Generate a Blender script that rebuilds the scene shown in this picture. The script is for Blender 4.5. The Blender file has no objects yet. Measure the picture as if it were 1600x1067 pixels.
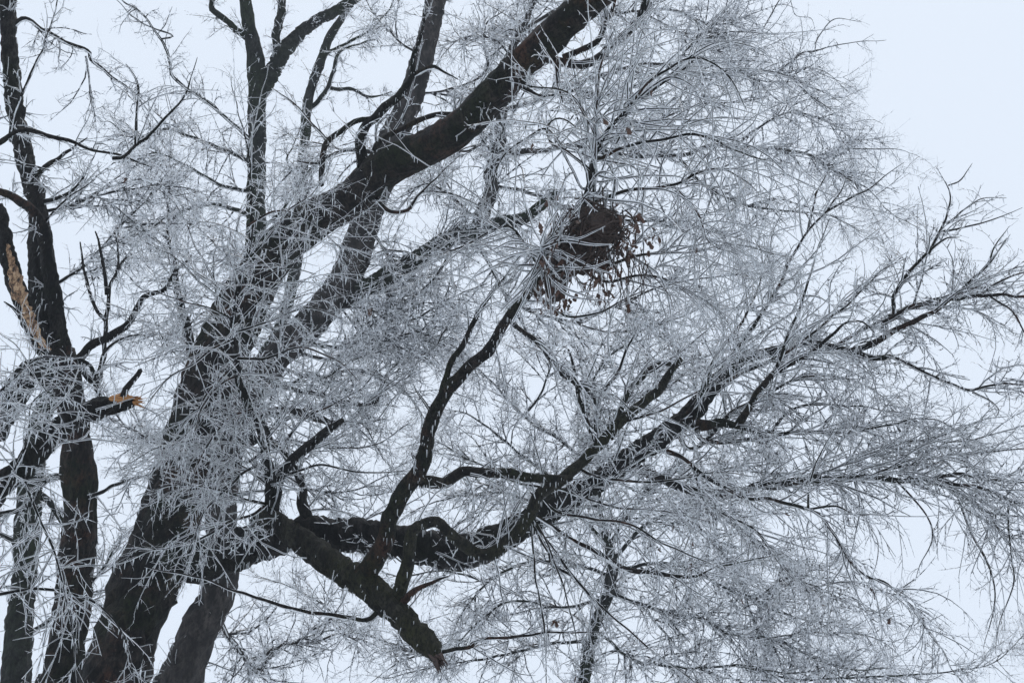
import bpy, math, random
import numpy as np
from mathutils import Vector, noise

rng = np.random.default_rng(7)
random.seed(7)
SC = bpy.context.scene
COL = SC.collection

# ------------------------------------------------------------------ camera
FOCAL, PITCH, CAM_Z = 60.0, math.radians(32.0), 1.65
cam_d = bpy.data.cameras.new('camera')
cam_d.lens = FOCAL; cam_d.sensor_width = 36.0
cam_d.clip_start = 0.05; cam_d.clip_end = 2000
cam = bpy.data.objects.new('camera', cam_d); COL.objects.link(cam)
cam.location = (0, 0, CAM_Z)
cam.rotation_euler = (math.pi / 2 + PITCH, 0, 0)
SC.camera = cam
C0 = np.array((0, 0, CAM_Z))
FWD = np.array((0, math.cos(PITCH), math.sin(PITCH)))
UPV = np.array((0, -math.sin(PITCH), math.cos(PITCH)))
RGT = np.array((1.0, 0, 0))
KPX = 36.0 / FOCAL / 1600.0                      # metres per photo pixel at one metre of depth

def at(u, v, d):
    return C0 + d * (FWD + (u - 800) * KPX * RGT - (v - 533.5) * KPX * UPV)

# ------------------------------------------------------------------ overcast winter sky
SUN_EL, SUN_ROT = math.radians(66), math.radians(24)
w = bpy.data.worlds.new('World'); SC.world = w; w.use_nodes = True
nt = w.node_tree; nt.nodes.clear()
sky = nt.nodes.new('ShaderNodeTexSky'); sky.sky_type = 'NISHITA'; sky.sun_disc = False
sky.sun_elevation = SUN_EL; sky.sun_rotation = SUN_ROT
sky.air_density = 1.0; sky.dust_density = 6.0; sky.ozone_density = 1.0
sc_ = nt.nodes.new('ShaderNodeVectorMath'); sc_.operation = 'SCALE'; sc_.inputs['Scale'].default_value = 0.10
mx = nt.nodes.new('ShaderNodeMix'); mx.data_type = 'RGBA'; mx.inputs[0].default_value = 0.975
mx.inputs[7].default_value = (0.775, 0.86, 0.98, 1)          # flat cloud layer
bg = nt.nodes.new('ShaderNodeBackground'); bg.inputs['Strength'].default_value = 1.0
wo = nt.nodes.new('ShaderNodeOutputWorld')
nt.links.new(sky.outputs[0], sc_.inputs[0]); nt.links.new(sc_.outputs[0], mx.inputs[6])
nt.links.new(mx.outputs[2], bg.inputs['Color']); nt.links.new(bg.outputs[0], wo.inputs[0])
sun_d = bpy.data.lights.new('sun', 'SUN'); sun_d.energy = 1.4; sun_d.angle = math.radians(45)
sun_d.color = (1.0, 0.97, 0.93)
sun = bpy.data.objects.new('sun', sun_d); COL.objects.link(sun)
sdir = Vector((math.sin(SUN_ROT) * math.cos(SUN_EL), math.cos(SUN_ROT) * math.cos(SUN_EL), math.sin(SUN_EL)))
sun.rotation_euler = sdir.to_track_quat('Z', 'Y').to_euler()
sun.location = (0, 0, 60)
SC.view_settings.view_transform = 'Standard'; SC.view_settings.look = 'None'
SC.view_settings.gamma = 1.0; SC.view_settings.exposure = 0.0
SC.render.engine = 'CYCLES'
cy = SC.cycles
cy.max_bounces = 10; cy.diffuse_bounces = 6; cy.glossy_bounces = 2; cy.transmission_bounces = 8
cy.transparent_max_bounces = 16; cy.volume_bounces = 1
cy.use_denoising = True
cy.use_adaptive_sampling = True; cy.adaptive_threshold = 0.02

# ------------------------------------------------------------------ materials
MAT = {}
def new_mat(name):
    m = bpy.data.materials.new(name); m.use_nodes = True
    MAT[name] = m
    return m, m.node_tree, m.node_tree.nodes['Principled BSDF']

def ramp(nt, src, stops):
    r = nt.nodes.new('ShaderNodeValToRGB')
    e = r.color_ramp.elements
    while len(e) < len(stops): e.new(0.5)
    for q, (p, c) in zip(e, stops):
        q.position = p; q.color = (*c, 1)
    nt.links.new(src, r.inputs[0])
    return r.outputs[0]

def noise_tex(nt, scale, detail=4, rough=0.6, vec=None, dist=0.0):
    n = nt.nodes.new('ShaderNodeTexNoise')
    n.inputs['Scale'].default_value = scale; n.inputs['Detail'].default_value = detail
    n.inputs['Roughness'].default_value = rough; n.inputs['Distortion'].default_value = dist
    if vec is not None: nt.links.new(vec, n.inputs['Vector'])
    return n.outputs[0]

def mix_rgb(nt, fac, a, b):
    m = nt.nodes.new('ShaderNodeMix'); m.data_type = 'RGBA'
    if isinstance(fac, float): m.inputs[0].default_value = fac
    else: nt.links.new(fac, m.inputs[0])
    for i, x in ((6, a), (7, b)):
        if isinstance(x, tuple): m.inputs[i].default_value = (*x, 1)
        else: nt.links.new(x, m.inputs[i])
    return m.outputs[2]

def bark(name, dark, light, moss, moss_at=0.62, scale=9.0, bump=0.5, rust=None, stretch=0.4):
    m, nt, b = new_mat(name)
    tc = nt.nodes.new('ShaderNodeTexCoord')
    mp = nt.nodes.new('ShaderNodeMapping'); mp.inputs['Scale'].default_value = (1, 1, stretch)
    mp.inputs['Rotation'].default_value = (0, 0.35, 0)
    nt.links.new(tc.outputs['Object'], mp.inputs['Vector'])
    o = tc.outputs['Object']; p = mp.outputs[0]
    big = noise_tex(nt, scale * 0.22, 5, 0.65, o)
    mid = noise_tex(nt, scale * 1.3, 9, 0.72, p, 0.6)
    fine = noise_tex(nt, scale * 6, 6, 0.75, p)
    c = ramp(nt, mid, [(0.43, dark), (0.68, light)])
    if rust:
        c = mix_rgb(nt, ramp(nt, noise_tex(nt, scale * 0.3, 5, 0.7, o), [(0.52, (0, 0, 0)), (0.62, (0.9, 0.9, 0.9))]), c, rust)
    c = mix_rgb(nt, ramp(nt, big, [(moss_at - 0.07, (0, 0, 0)), (moss_at + 0.1, (0.85, 0.85, 0.85))]), c, moss)
    c = mix_rgb(nt, ramp(nt, fine, [(0.40, (0.9, 0.9, 0.9)), (0.56, (0, 0, 0))]), c, dark)
    nt.links.new(c, b.inputs['Base Color'])
    nt.links.new(ramp(nt, big, [(0.3, (0.5,) * 3), (0.7, (0.85,) * 3)]), b.inputs['Roughness'])
    b.inputs['Specular IOR Level'].default_value = 0.14; b.inputs['Coat Weight'].default_value = 0.03            # thin glaze of ice
    b.inputs['Coat Roughness'].default_value = 0.25
    b.inputs['Coat IOR'].default_value = 1.31
    ad = nt.nodes.new('ShaderNodeMath'); ad.operation = 'MULTIPLY_ADD'
    nt.links.new(fine, ad.inputs[0]); ad.inputs[1].default_value = 0.35; nt.links.new(mid, ad.inputs[2])
    bm_ = nt.nodes.new('ShaderNodeBump'); bm_.inputs['Strength'].default_value = bump
    bm_.inputs['Distance'].default_value = 0.06
    nt.links.new(ad.outputs[0], bm_.inputs['Height'])
    nt.links.new(bm_.outputs[0], b.inputs['Normal'])
    return m

bark('bark_brown', (0.002, 0.002, 0.002), (0.062, 0.047, 0.040), (0.017, 0.026, 0.010), 0.55, 9, 1.0, (0.080, 0.037, 0.024))
bark('bark_dark', (0.002, 0.002, 0.002), (0.046, 0.041, 0.037), (0.012, 0.018, 0.008), 0.56, 11, 0.9)
bark('bark_grey', (0.020, 0.019, 0.019), (0.105, 0.092, 0.086), (0.030, 0.036, 0.022), 0.64, 8, 0.6)
bark('bark_moss', (0.008, 0.009, 0.009), (0.062, 0.064, 0.060), (0.022, 0.032, 0.015), 0.50, 8, 0.7)
bark('bark_olive', (0.005, 0.005, 0.004), (0.070, 0.066, 0.048), (0.040, 0.042, 0.018), 0.50, 12, 1.0)

m, nt, b = new_mat('twig_bark')
c = ramp(nt, noise_tex(nt, 14, 3), [(0.35, (0.004, 0.004, 0.005)), (0.7, (0.018, 0.014, 0.013))])
nt.links.new(c, b.inputs['Base Color']); b.inputs['Roughness'].default_value = 0.4
b.inputs['Specular IOR Level'].default_value = 0.2

def ice_mat(name, lo, hi, rough):
    """sleeve of ice: part clear, part milky with trapped air that passes light on, with a wet gloss"""
    m, nt, b = new_mat(name)
    nt.nodes.remove(b)
    tp = nt.nodes.new('ShaderNodeBsdfTransparent'); tp.inputs[0].default_value = (0.94, 0.97, 1.0, 1)
    tr = nt.nodes.new('ShaderNodeBsdfTranslucent'); tr.inputs[0].default_value = (0.95, 0.97, 0.99, 1)
    df = nt.nodes.new('ShaderNodeBsdfDiffuse'); df.inputs[0].default_value = (0.92, 0.95, 0.98, 1)
    gl = nt.nodes.new('ShaderNodeBsdfGlossy'); gl.inputs['Roughness'].default_value = rough
    fr = nt.nodes.new('ShaderNodeFresnel'); fr.inputs[0].default_value = 1.31
    mk = nt.nodes.new('ShaderNodeMixShader'); mk.inputs[0].default_value = 0.7
    nt.links.new(tr.outputs[0], mk.inputs[1]); nt.links.new(df.outputs[0], mk.inputs[2])
    ms = nt.nodes.new('ShaderNodeMixShader')
    tc = nt.nodes.new('ShaderNodeTexCoord')
    nt.links.new(ramp(nt, noise_tex(nt, 25, 3, 0.6, tc.outputs['Object']), [(0.35, (lo,) * 3), (0.65, (hi,) * 3)]), ms.inputs[0])
    nt.links.new(tp.outputs[0], ms.inputs[1]); nt.links.new(mk.outputs[0], ms.inputs[2])
    mg = nt.nodes.new('ShaderNodeMixShader')
    nt.links.new(fr.outputs[0], mg.inputs[0]); nt.links.new(ms.outputs[0], mg.inputs[1]); nt.links.new(gl.outputs[0], mg.inputs[2])
    nt.links.new(mg.outputs[0], nt.nodes['Material Output'].inputs['Surface'])
    return m
m, nt, b = new_mat('ice_rim_white')                         # ice coat painted white in place of sky light refracted at its rims
tc = nt.nodes.new('ShaderNodeTexCoord')
c = ramp(nt, noise_tex(nt, 45, 4, 0.65, tc.outputs['Object']), [(0.30, (0.48, 0.53, 0.60)), (0.43, (0.94, 0.96, 0.985))])
nt.links.new(c, b.inputs['Base Color']); b.inputs['Roughness'].default_value = 0.15; b.inputs['IOR'].default_value = 1.31
tr = nt.nodes.new('ShaderNodeBsdfTranslucent'); nt.links.new(c, tr.inputs[0])
ms = nt.nodes.new('ShaderNodeMixShader'); ms.inputs[0].default_value = 0.3
nt.links.new(b.outputs[0], ms.inputs[1]); nt.links.new(tr.outputs[0], ms.inputs[2])
nt.links.new(ms.outputs[0], nt.nodes['Material Output'].inputs['Surface'])
ice_mat('ice_drip', 0.55, 0.9, 0.1)

def frost_mat(name, dark, pale, lo, hi, transl, scale=55):
    """thin twig and its ice seen as one: dark bark where bare, pale rime where coated"""
    m, nt, b = new_mat(name)
    tc = nt.nodes.new('ShaderNodeTexCoord')
    n = noise_tex(nt, scale, 3, 0.6, tc.outputs['Object'])
    c = ramp(nt, n, [(lo, dark), (hi, pale)])
    nt.links.new(c, b.inputs['Base Color']); b.inputs['Roughness'].default_value = 0.3; b.inputs['Specular IOR Level'].default_value = 0.3
    tr = nt.nodes.new('ShaderNodeBsdfTranslucent'); nt.links.new(c, tr.inputs[0])
    ms = nt.nodes.new('ShaderNodeMixShader'); ms.inputs[0].default_value = transl
    nt.links.new(b.outputs[0], ms.inputs[1]); nt.links.new(tr.outputs[0], ms.inputs[2])
    nt.links.new(ms.outputs[0], nt.nodes['Material Output'].inputs['Surface'])
    return m
frost_mat('frost_stem', (0.014, 0.014, 0.017), (0.90, 0.93, 0.96), 0.48, 0.58, 0.2, 30)
frost_mat('frost_far', (0.035, 0.035, 0.042), (0.93, 0.95, 0.98), 0.39, 0.50, 0.25, 40)
frost_mat('frost_mid', (0.02, 0.02, 0.024), (0.93, 0.95, 0.98), 0.41, 0.52, 0.25, 55)

def bare_wood(name, sc, stops):
    m, nt, b = new_mat(name)
    tc = nt.nodes.new('ShaderNodeTexCoord'); mp = nt.nodes.new('ShaderNodeMapping')
    mp.inputs['Scale'].default_value = sc; nt.links.new(tc.outputs['Object'], mp.inputs['Vector'])
    n = noise_tex(nt, 1.0, 6, 0.7, mp.outputs[0], 0.5)
    nt.links.new(ramp(nt, n, stops), b.inputs['Base Color']); b.inputs['Roughness'].default_value = 0.6
    bm_ = nt.nodes.new('ShaderNodeBump'); bm_.inputs['Strength'].default_value = 0.8; bm_.inputs['Distance'].default_value = 0.03
    nt.links.new(n, bm_.inputs['Height']); nt.links.new(bm_.outputs[0], b.inputs['Normal'])
bare_wood('split_wood', (30, 150, 150), [(0.34, (0.06, 0.026, 0.012)), (0.48, (0.40, 0.17, 0.05)), (0.68, (0.62, 0.34, 0.12))])
bare_wood('stripped_wood', (48, 48, 6), [(0.40, (0.015, 0.009, 0.006)), (0.49, (0.24, 0.13, 0.065)), (0.62, (0.58, 0.40, 0.24))])

m, nt, b = new_mat('torn_wood')
c = ramp(nt, noise_tex(nt, 25, 5), [(0.35, (0.008, 0.006, 0.006)), (0.65, (0.070, 0.034, 0.024))])
nt.links.new(c, b.inputs['Base Color']); b.inputs['Roughness'].default_value = 0.6
m, nt, b = new_mat('dead_leaf')
c = ramp(nt, noise_tex(nt, 30, 4), [(0.3, (0.025, 0.011, 0.007)), (0.7, (0.10, 0.042, 0.022))])
nt.links.new(c, b.inputs['Base Color']); b.inputs['Roughness'].default_value = 0.55
m, nt, b = new_mat('nest_stick')
c = ramp(nt, noise_tex(nt, 22, 4), [(0.3, (0.006, 0.004, 0.003)), (0.7, (0.050, 0.026, 0.017))])
nt.links.new(c, b.inputs['Base Color']); b.inputs['Roughness'].default_value = 0.7
m, nt, b = new_mat('winter_ground')
c = ramp(nt, noise_tex(nt, 1.4, 8, 0.7), [(0.30, (0.30, 0.29, 0.25)), (0.42, (0.70, 0.73, 0.76)), (0.75, (0.80, 0.83, 0.86))])
nt.links.new(c, b.inputs['Base Color']); b.inputs['Roughness'].default_value = 0.9
bm_ = nt.nodes.new('ShaderNodeBump'); bm_.inputs['Strength'].default_value = 0.8
nt.links.new(noise_tex(nt, 12, 6, 0.7), bm_.inputs['Height']); nt.links.new(bm_.outputs[0], b.inputs['Normal'])

# ------------------------------------------------------------------ mesh helpers
def mesh_from(name, V, F4, mats, mat_idx=None, smooth=True, F3=None):
    me = bpy.data.meshes.new(name)
    n4 = len(F4); n3 = 0 if F3 is None else len(F3)
    loops = np.concatenate([np.asarray(F4, np.int32).ravel()] + ([] if not n3 else [np.asarray(F3, np.int32).ravel()]))
    me.vertices.add(len(V)); me.vertices.foreach_set('co', np.asarray(V, np.float32).ravel())
    me.loops.add(len(loops)); me.loops.foreach_set('vertex_index', loops)
    me.polygons.add(n4 + n3)
    st = np.concatenate([np.arange(n4) * 4, n4 * 4 + np.arange(n3) * 3]).astype(np.int32)
    me.polygons.foreach_set('loop_start', st)
    if mat_idx is not None: me.polygons.foreach_set('material_index', np.asarray(mat_idx, np.int32))
    me.polygons.foreach_set('use_smooth', np.full(n4 + n3, smooth))
    for mm in mats: me.materials.append(MAT[mm])
    me.update(calc_edges=True)
    return me

def link(name, me, parent=None, **props):
    o = bpy.data.objects.new(name, me); COL.objects.link(o)
    if parent is not None: o.parent = parent
    for k, v in props.items(): o[k] = v
    return o

def unit(a):
    return a / np.maximum(np.linalg.norm(a, axis=-1, keepdims=True), 1e-9)

def tubes(P, R, S):
    """P (M,K,3), R (M,K) -> vertices and quads of M open tubes with S sides"""
    M, K, _ = P.shape
    T = np.gradient(P, axis=1); T = unit(T)
    ref = unit(np.cross(P[:, -1] - P[:, 0], np.array((0.31, 0.53, 0.79))))[:, None, :]
    N = unit(ref - (ref * T).sum(-1, keepdims=True) * T)
    B = np.cross(T, N)
    a = np.arange(S) * 2 * np.pi / S
    V = P[:, :, None, :] + R[:, :, None, None] * (np.cos(a)[None, None, :, None] * N[:, :, None, :] + np.sin(a)[None, None, :, None] * B[:, :, None, :])
    m_, k_, s_ = np.meshgrid(np.arange(M), np.arange(K - 1), np.arange(S), indexing='ij')
    i = lambda k, s: (m_ * K + k) * S + s % S
    F = np.stack([i(k_, s_), i(k_, s_ + 1), i(k_ + 1, s_ + 1), i(k_ + 1, s_)], -1).reshape(-1, 4)
    return V.reshape(-1, 3), F

def rim_tubes(P, rc, off, rad, S=3, rough=0.22):
    """the two runs of ice frozen along a twig, below it and along its lee side"""
    T = unit(np.gradient(P, axis=1))
    v = np.array((0.55, 0.12, -0.85))
    u = unit(v - (T @ v)[..., None] * T)
    out = []
    for sg, kk in ((1, 1.0), (-1, 0.85)):
        amt = (0.75 + 0.5 * rng.random((len(P), 1))) * kk
        q = rad * amt * np.clip(1 + rough * rng.standard_normal(rad.shape), 0.35, 1.8)
        out.append(tubes(P + sg * u * off[..., None], q, S))
    V = np.concatenate([out[0][0], out[1][0]]); F = np.concatenate([out[0][1], out[1][1] + len(out[0][0])])
    return V, F

class Pool:
    """collects tubes of several materials for one mesh"""
    def __init__(self): self.V = []; self.F = []; self.M = []; self.n = 0; self.mats = []
    def add(self, V, F, mat):
        if len(V) == 0: return
        if mat not in self.mats: self.mats.append(mat)
        self.V.append(V); self.F.append(F + self.n); self.M.append(np.full(len(F), self.mats.index(mat))); self.n += len(V)
    def mesh(self, name):
        return mesh_from(name, np.concatenate(self.V), np.concatenate(self.F), self.mats, np.concatenate(self.M))

def resample(P, R, n):
    """Catmull-Rom through control points, evenly spaced by length"""
    P = np.asarray(P, float); R = np.asarray(R, float)
    if len(P) == 2:
        P = np.stack([P[0], (P[0] + P[1]) / 2, P[1]]); R = np.array([R[0], (R[0] + R[1]) / 2, R[1]])
    Q = np.concatenate([[2 * P[0] - P[1]], P, [2 * P[-1] - P[-2]]])
    out = []; orr = []
    for i in range(len(P) - 1):
        t = np.linspace(0, 1, 12, endpoint=False)[:, None]
        p0, p1, p2, p3 = Q[i:i + 4]
        out.append(0.5 * (2 * p1 + (p2 - p0) * t + (2 * p0 - 5 * p1 + 4 * p2 - p3) * t ** 2 + (3 * p1 - p0 - 3 * p2 + p3) * t ** 3))
        orr.append(R[i] + (R[i + 1] - R[i]) * t[:, 0])
    X = np.concatenate(out + [P[-1:]]); r = np.concatenate(orr + [R[-1:]])
    s = np.concatenate([[0], np.cumsum(np.linalg.norm(np.diff(X, axis=0), axis=1))])
    q = np.linspace(0, s[-1], n)
    return np.stack([np.interp(q, s, X[:, j]) for j in range(3)], 1), np.interp(q, s, r), s[-1]

def nz(p, f, seed):
    return noise.noise(Vector((p[0] * f + seed, p[1] * f - seed * 0.7, p[2] * f + seed * 1.3)))

def limb_mesh(name, P, R, mat, seed, rough=1.0, sleeve=0.0):
    """a branch: swept tube with lumps, knots and furrows; tip closed"""
    L = np.linalg.norm(np.diff(P, axis=0), axis=1).sum()
    rm = R.mean()
    S = 36 if rm > 0.08 else 22 if rm > 0.04 else 12 if rm > 0.018 else 7
    n = int(np.clip(L / max(rm * (0.30 if rm > 0.04 else 0.8), 0.022 if rm < 0.04 else 0.012), 8, 320))
    X, r, _ = resample(P, R, n)
    if rm < 0.05:                                     # slender wood is never quite straight
        e1, e2 = min(0.008 + rm * 0.7, 0.022), min(rm * 0.7, 0.008)
        D = np.array([[nz(p, 2.7, seed + 11 * j) * e1 * 1.6 + nz(p, 9, seed + 31 * j) * e2 * 1.6 for j in range(3)] for p in X])
        X = X + D * np.minimum(1, np.arange(n) / 6)[:, None]
    V, F = tubes(X[None], r[None], S)
    V = V.reshape(n, S, 3)
    amp_lo, amp_hi = 0.18 * rough, 0.085 * rough
    for i in range(n):
        rad = V[i] - X[i]
        f = np.empty(S)
        for s in range(S):
            p = V[i, s]
            a = nz(p, 0.55 / max(rm, 0.02), seed) * amp_lo
            b_ = nz(p, 2.6 / max(rm, 0.02), seed + 5)
            c_ = 0.0
            if rm > 0.04:
                g_ = noise.noise(Vector((p[0] * 22 + seed, p[1] * 22, p[2] * 8)))
                h_ = noise.noise(Vector((p[0] * 55 + seed, p[1] * 55, p[2] * 26)))
                c_ = (-0.020 * (1 - min(1, abs(g_) * 4)) + 0.008 * h_) * rough / rm * min(1, rm / 0.08)
            f[s] = 1 + a + (abs(b_) - 0.25) * amp_hi * 2 + c_
        V[i] = X[i] + rad * f[:, None]
    pool = Pool()
    VV = np.concatenate([V.reshape(-1, 3), (X[-1] + (X[-1] - X[-2]) * 0.4)[None]])
    k0 = (n - 1) * S
    cap = np.array([[k0 + s, k0 + (s + 1) % S, n * S, n * S] for s in range(S)])
    cap3 = cap[:, :3]
    if sleeve:  # bright rims of the clear coat, put in as white tubes
        k = max(n // 2, 6) if sleeve < 1.6 else max(n, 12)
        Y = X[np.linspace(0, n - 1, k).astype(int)]; ry = r[np.linspace(0, n - 1, k).astype(int)]
        if sleeve < 1.6: Vs, Fs = rim_tubes(Y[None], ry[None], ry[None] * 0.85, ry[None] * 0.36, 4, 0.35)
        else: Vs, Fs = rim_tubes(Y[None], ry[None], ry[None] * 1.2, ry[None] * 0.85, 6, 0.14)
        F_all = np.concatenate([F, Fs + len(VV)])
        idx = np.concatenate([np.zeros(len(F)), np.ones(len(Fs)), np.zeros(S)])
        me = mesh_from(name, np.concatenate([VV, Vs]), F_all, [mat, 'ice_rim_white'], idx, True, cap3)
    else:
        me = mesh_from(name, VV, F, [mat], None, True, cap3)
    return me, X, r

# ------------------------------------------------------------------ growth of twigs
def grow(P, R, n, tr, Lr, ang, K, curl, grav, rr, taper=0.35, lean=None, lshrink=0.5):
    """children of every polyline in P (M,K,3); n = children per parent (float), all arrays at once"""
    M, Kp, _ = P.shape
    cnt = np.floor(n + rng.random(M)).astype(int)
    pi = np.repeat(np.arange(M), cnt); N = len(pi)
    if N == 0: return np.zeros((0, K, 3)), np.zeros((0, K))
    t = tr[0] + (tr[1] - tr[0]) * rng.random(N)
    x = t * (Kp - 1); i = np.minimum(x.astype(int), Kp - 2); f = (x - i)[:, None]
    A, Bq = P[pi, i], P[pi, i + 1]
    base = A + (Bq - A) * f
    T = unit(Bq - A)
    pr = R[pi, i] * (1 - f[:, 0]) + R[pi, i + 1] * f[:, 0]
    rnd = rng.standard_normal((N, 3))
    if lean is not None: rnd = rnd + np.asarray(lean)
    Nn = unit(rnd - (rnd * T).sum(-1, keepdims=True) * T)
    a = np.radians(np.clip(rng.normal(ang[0], ang[1], N), 8, 120))[:, None]
    d = np.cos(a) * T + np.sin(a) * Nn
    L = (Lr[0] + (Lr[1] - Lr[0]) * rng.random(N) ** 1.4) * (1 - lshrink * t)
    step = (L / (K - 1))[:, None]
    out = np.empty((N, K, 3)); out[:, 0] = base
    bend = rng.standard_normal((N, 3)) * curl * 0.5          # steady arc
    g = np.array((0, 0, -1.0)) * grav
    for k in range(1, K):
        d = unit(d + bend + rng.standard_normal((N, 3)) * curl * 0.55 + g)
        out[:, k] = out[:, k - 1] + d * step
    r0 = np.minimum(rr[0] + (rr[1] - rr[0]) * rng.random(N), pr * 0.95)
    Rr = r0[:, None] * np.linspace(1, taper, K)[None]
    return out, Rr

# ------------------------------------------------------------------ scene registry
TREES = {}; PARTS = {}; TW = {}; ICE_SRC = {}
def tree(key, label, mat, group=None):
    e = bpy.data.objects.new('tree', None); COL.objects.link(e)
    e.empty_display_size = 0.3
    e['label'] = label; e['category'] = 'tree'
    if group: e['group'] = group
    TREES[key] = dict(e=e, mat=mat)

WS = dict(N=0.68, F=0.8, K=0.85, B=0.66)     # slender wood of the far trees
def B(pid, tkey, par, pts, w, d, preset=None, kind='branch', mat=None, ground=False, sleeve=None, rough=1.0):
    """one traced branch. pts photo pixels, w widths in photo px (start..end or per point),
    d = depths; None start depth = where it leaves its parent"""
    T = TREES[tkey]
    pts = np.array(pts, float)
    n = len(pts)
    s = np.concatenate([[0], np.cumsum(np.linalg.norm(np.diff(pts, axis=0), axis=1))]); s /= s[-1]
    d = list(d)
    if par is not None and d[0] is None:
        q = PARTS[par]
        k = np.argmin(((q['px'] - pts[0]) ** 2).sum(1))
        d[0] = q['dep'][k]
        if np.hypot(*(q['px'][k] - pts[0])) > 3 + q['w'][k] * 0.3:
            pts = np.concatenate([q['px'][k][None], pts]); n += 1
            s = np.concatenate([[0], np.cumsum(np.linalg.norm(np.diff(pts, axis=0), axis=1))]); s /= s[-1]
            if len(w) > 2: w = [w[0]] + list(w)
        d = [d[0]] + [d[0] + x for x in d[1:]]
    dep = np.interp(s, np.linspace(0, 1, len(d)), d)
    wid = np.interp(s, np.linspace(0, 1, len(w)), w) if len(w) != n else np.array(w, float)
    P = np.array([at(u, v, z) for (u, v), z in zip(pts, dep)])
    wid = wid * np.where(wid < 14, WS.get(tkey, 0.85), 1.0)
    if wid[-1] < 7: wid = wid * np.interp(s, [0, 0.55, 1], [1, 0.9, 0.45])
    R = wid * 0.5 * KPX * dep
    if ground:                                        # carry the trunk on down to its foot
        dirn = P[0] - P[min(2, n - 1)]
        dirn = dirn / np.linalg.norm(dirn)
        q = P[0].copy(); pre = []; rad = R[0]
        dirn = np.array([dirn[0] * 0.5, dirn[1] * 0.35, -1.0])
        steps = 6; dz = q[2] / steps
        for k in range(steps):
            q = q + dirn / abs(dirn[2]) * dz * 1.0
            dirn = np.array([dirn[0] * 0.7, dirn[1] * 0.7, -1.0])
            rad *= 1.05 if k < steps - 2 else 1.22
            pre.append((q.copy(), rad))
        pre[-1][0][2] = -0.05
        P = np.concatenate([np.array([p for p, _ in pre[::-1]]), P]); R = np.concatenate([[r for _, r in pre[::-1]], R])
    fine = 40
    px = np.stack([np.interp(np.linspace(0, 1, fine), s, pts[:, j]) for j in range(2)], 1)
    me, X, r = limb_mesh(kind, P, R, mat or T['mat'], random.random() * 90, rough,
                         (1.28 if sleeve is None and wid.mean() < 6.5 else (sleeve or 0)))
    if par is None or kind in ('trunk', 'limb'):
        po = T['e']
    else:
        q = PARTS[par]['o']
        po = q if q.parent is T['e'] else q.parent
    o = link(kind, me, po)
    PARTS[pid] = dict(o=o, px=px, dep=np.interp(np.linspace(0, 1, fine), s, dep), w=np.interp(np.linspace(0, 1, fine), s, wid), X=X, r=r, tree=tkey)
    if preset:
        for pr in preset.split('+'):
            TW.setdefault((tkey, pr), []).append(pid)
    return o
# ------------------------------------------------------------------ the ground
gn = 60
gx = np.linspace(-1, 1, gn); gx = np.sign(gx) * np.abs(gx) ** 2 * 600
GX, GY = np.meshgrid(gx, gx + 12, indexing='ij')
GZ = np.array([[0.10 * noise.noise(Vector((x * 0.15, y * 0.15, 0))) - 0.05 if abs(x) < 60 and abs(y) < 80 else -0.05 for x, y in zip(rx, ry)] for rx, ry in zip(GX, GY)])
gi = np.arange(gn * gn).reshape(gn, gn)
gf = np.stack([gi[:-1, :-1], gi[1:, :-1], gi[1:, 1:], gi[:-1, 1:]], -1).reshape(-1, 4)
link('ground', mesh_from('ground', np.stack([GX, GY, GZ], -1).reshape(-1, 3), gf, ['winter_ground']), kind='structure')

# ------------------------------------------------------------------ the trees
tree('A', 'dark brown leaning tree with a thick arching limb and a broken-off bough', 'bark_brown')
tree('B', 'smooth grey tree close behind the dark leaning trunk, its frosted crown behind the nest', 'bark_grey')
tree('D', 'forked tree with a bough stripped to orange wood beside the dark leaning trunk', 'bark_dark')
tree('E', 'slim mossy trunk beside the forked tree with the stripped bough', 'bark_moss')
tree('G', 'tree whose dark bough ends in a fresh orange break', 'bark_dark')
tree('F', 'pale grey forking tree rising behind the crown of the leaning tree', 'bark_moss')
tree('K', 'thin frosted tree between the pale forking tree and the arching limb', 'bark_moss')
tree('N', 'mossy background tree fanning drooping frosted boughs below the nest', 'bark_moss')

# --- A: trunk and arching limb
B('trunk', 'A', None, [(178,1075),(190,1020),(205,975),(230,905),(257,842),(280,758),(304,687),(335,585),(368,500),(402,436),(440,385),(490,345),(550,308),(597,266),(665,233),(719,199),(766,155),(810,108),(851,67),(894,27),(940,-12),(1010,-80)],
  [118,112,106,107,104,98,95,92,86,74,66,62,62,60,58,57,56,55,54,51,48,40], [9.0,9.4,9.8,10.2,10.5,10.4,10.1,9.8,9.5,9.3], 'sprout', 'trunk', ground=True)
B('H', 'A', 'trunk', [(300,880),(345,868),(400,848),(460,834),(530,834),(597,842),(665,855),(705,862),(745,857),(790,835),(834,810),(900,772),(960,733),(1020,690),(1075,650),(1117,600),(1161,562),(1208,549),(1249,537),(1289,541),(1327,549),(1364,559),(1394,557)],
  [70,68,64,56,55,56,59,60,56,48,42,40,38,36,34,26,18,16,15,14,13,12,10], [None,-0.3,-0.35,-0.2,0.1,0.5,0.8], 'mid', 'limb', 'bark_dark')
B('H2', 'A', 'H', [(1397,559),(1448,586),(1482,600),(1516,611),(1546,601),(1586,600),(1640,610)], [8,4], [None,0.3], 'mid')
B('H3', 'A', 'H2', [(1520,613),(1545,625),(1560,640),(1556,652)], [5,3], [None,0.1], 'mid1')
B('H4', 'A', 'H', [(1330,548),(1364,539),(1397,515),(1431,498),(1465,482),(1492,465),(1532,451)], [11,13,12,11,10,8,6], [None,-0.3], 'mid')
B('H5', 'A', 'H4', [(1380,508),(1397,495),(1431,478),(1465,466),(1532,461),(1600,463),(1660,470)], [11,10,10,9,8,7,5], [None,0.2], 'mid')
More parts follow.
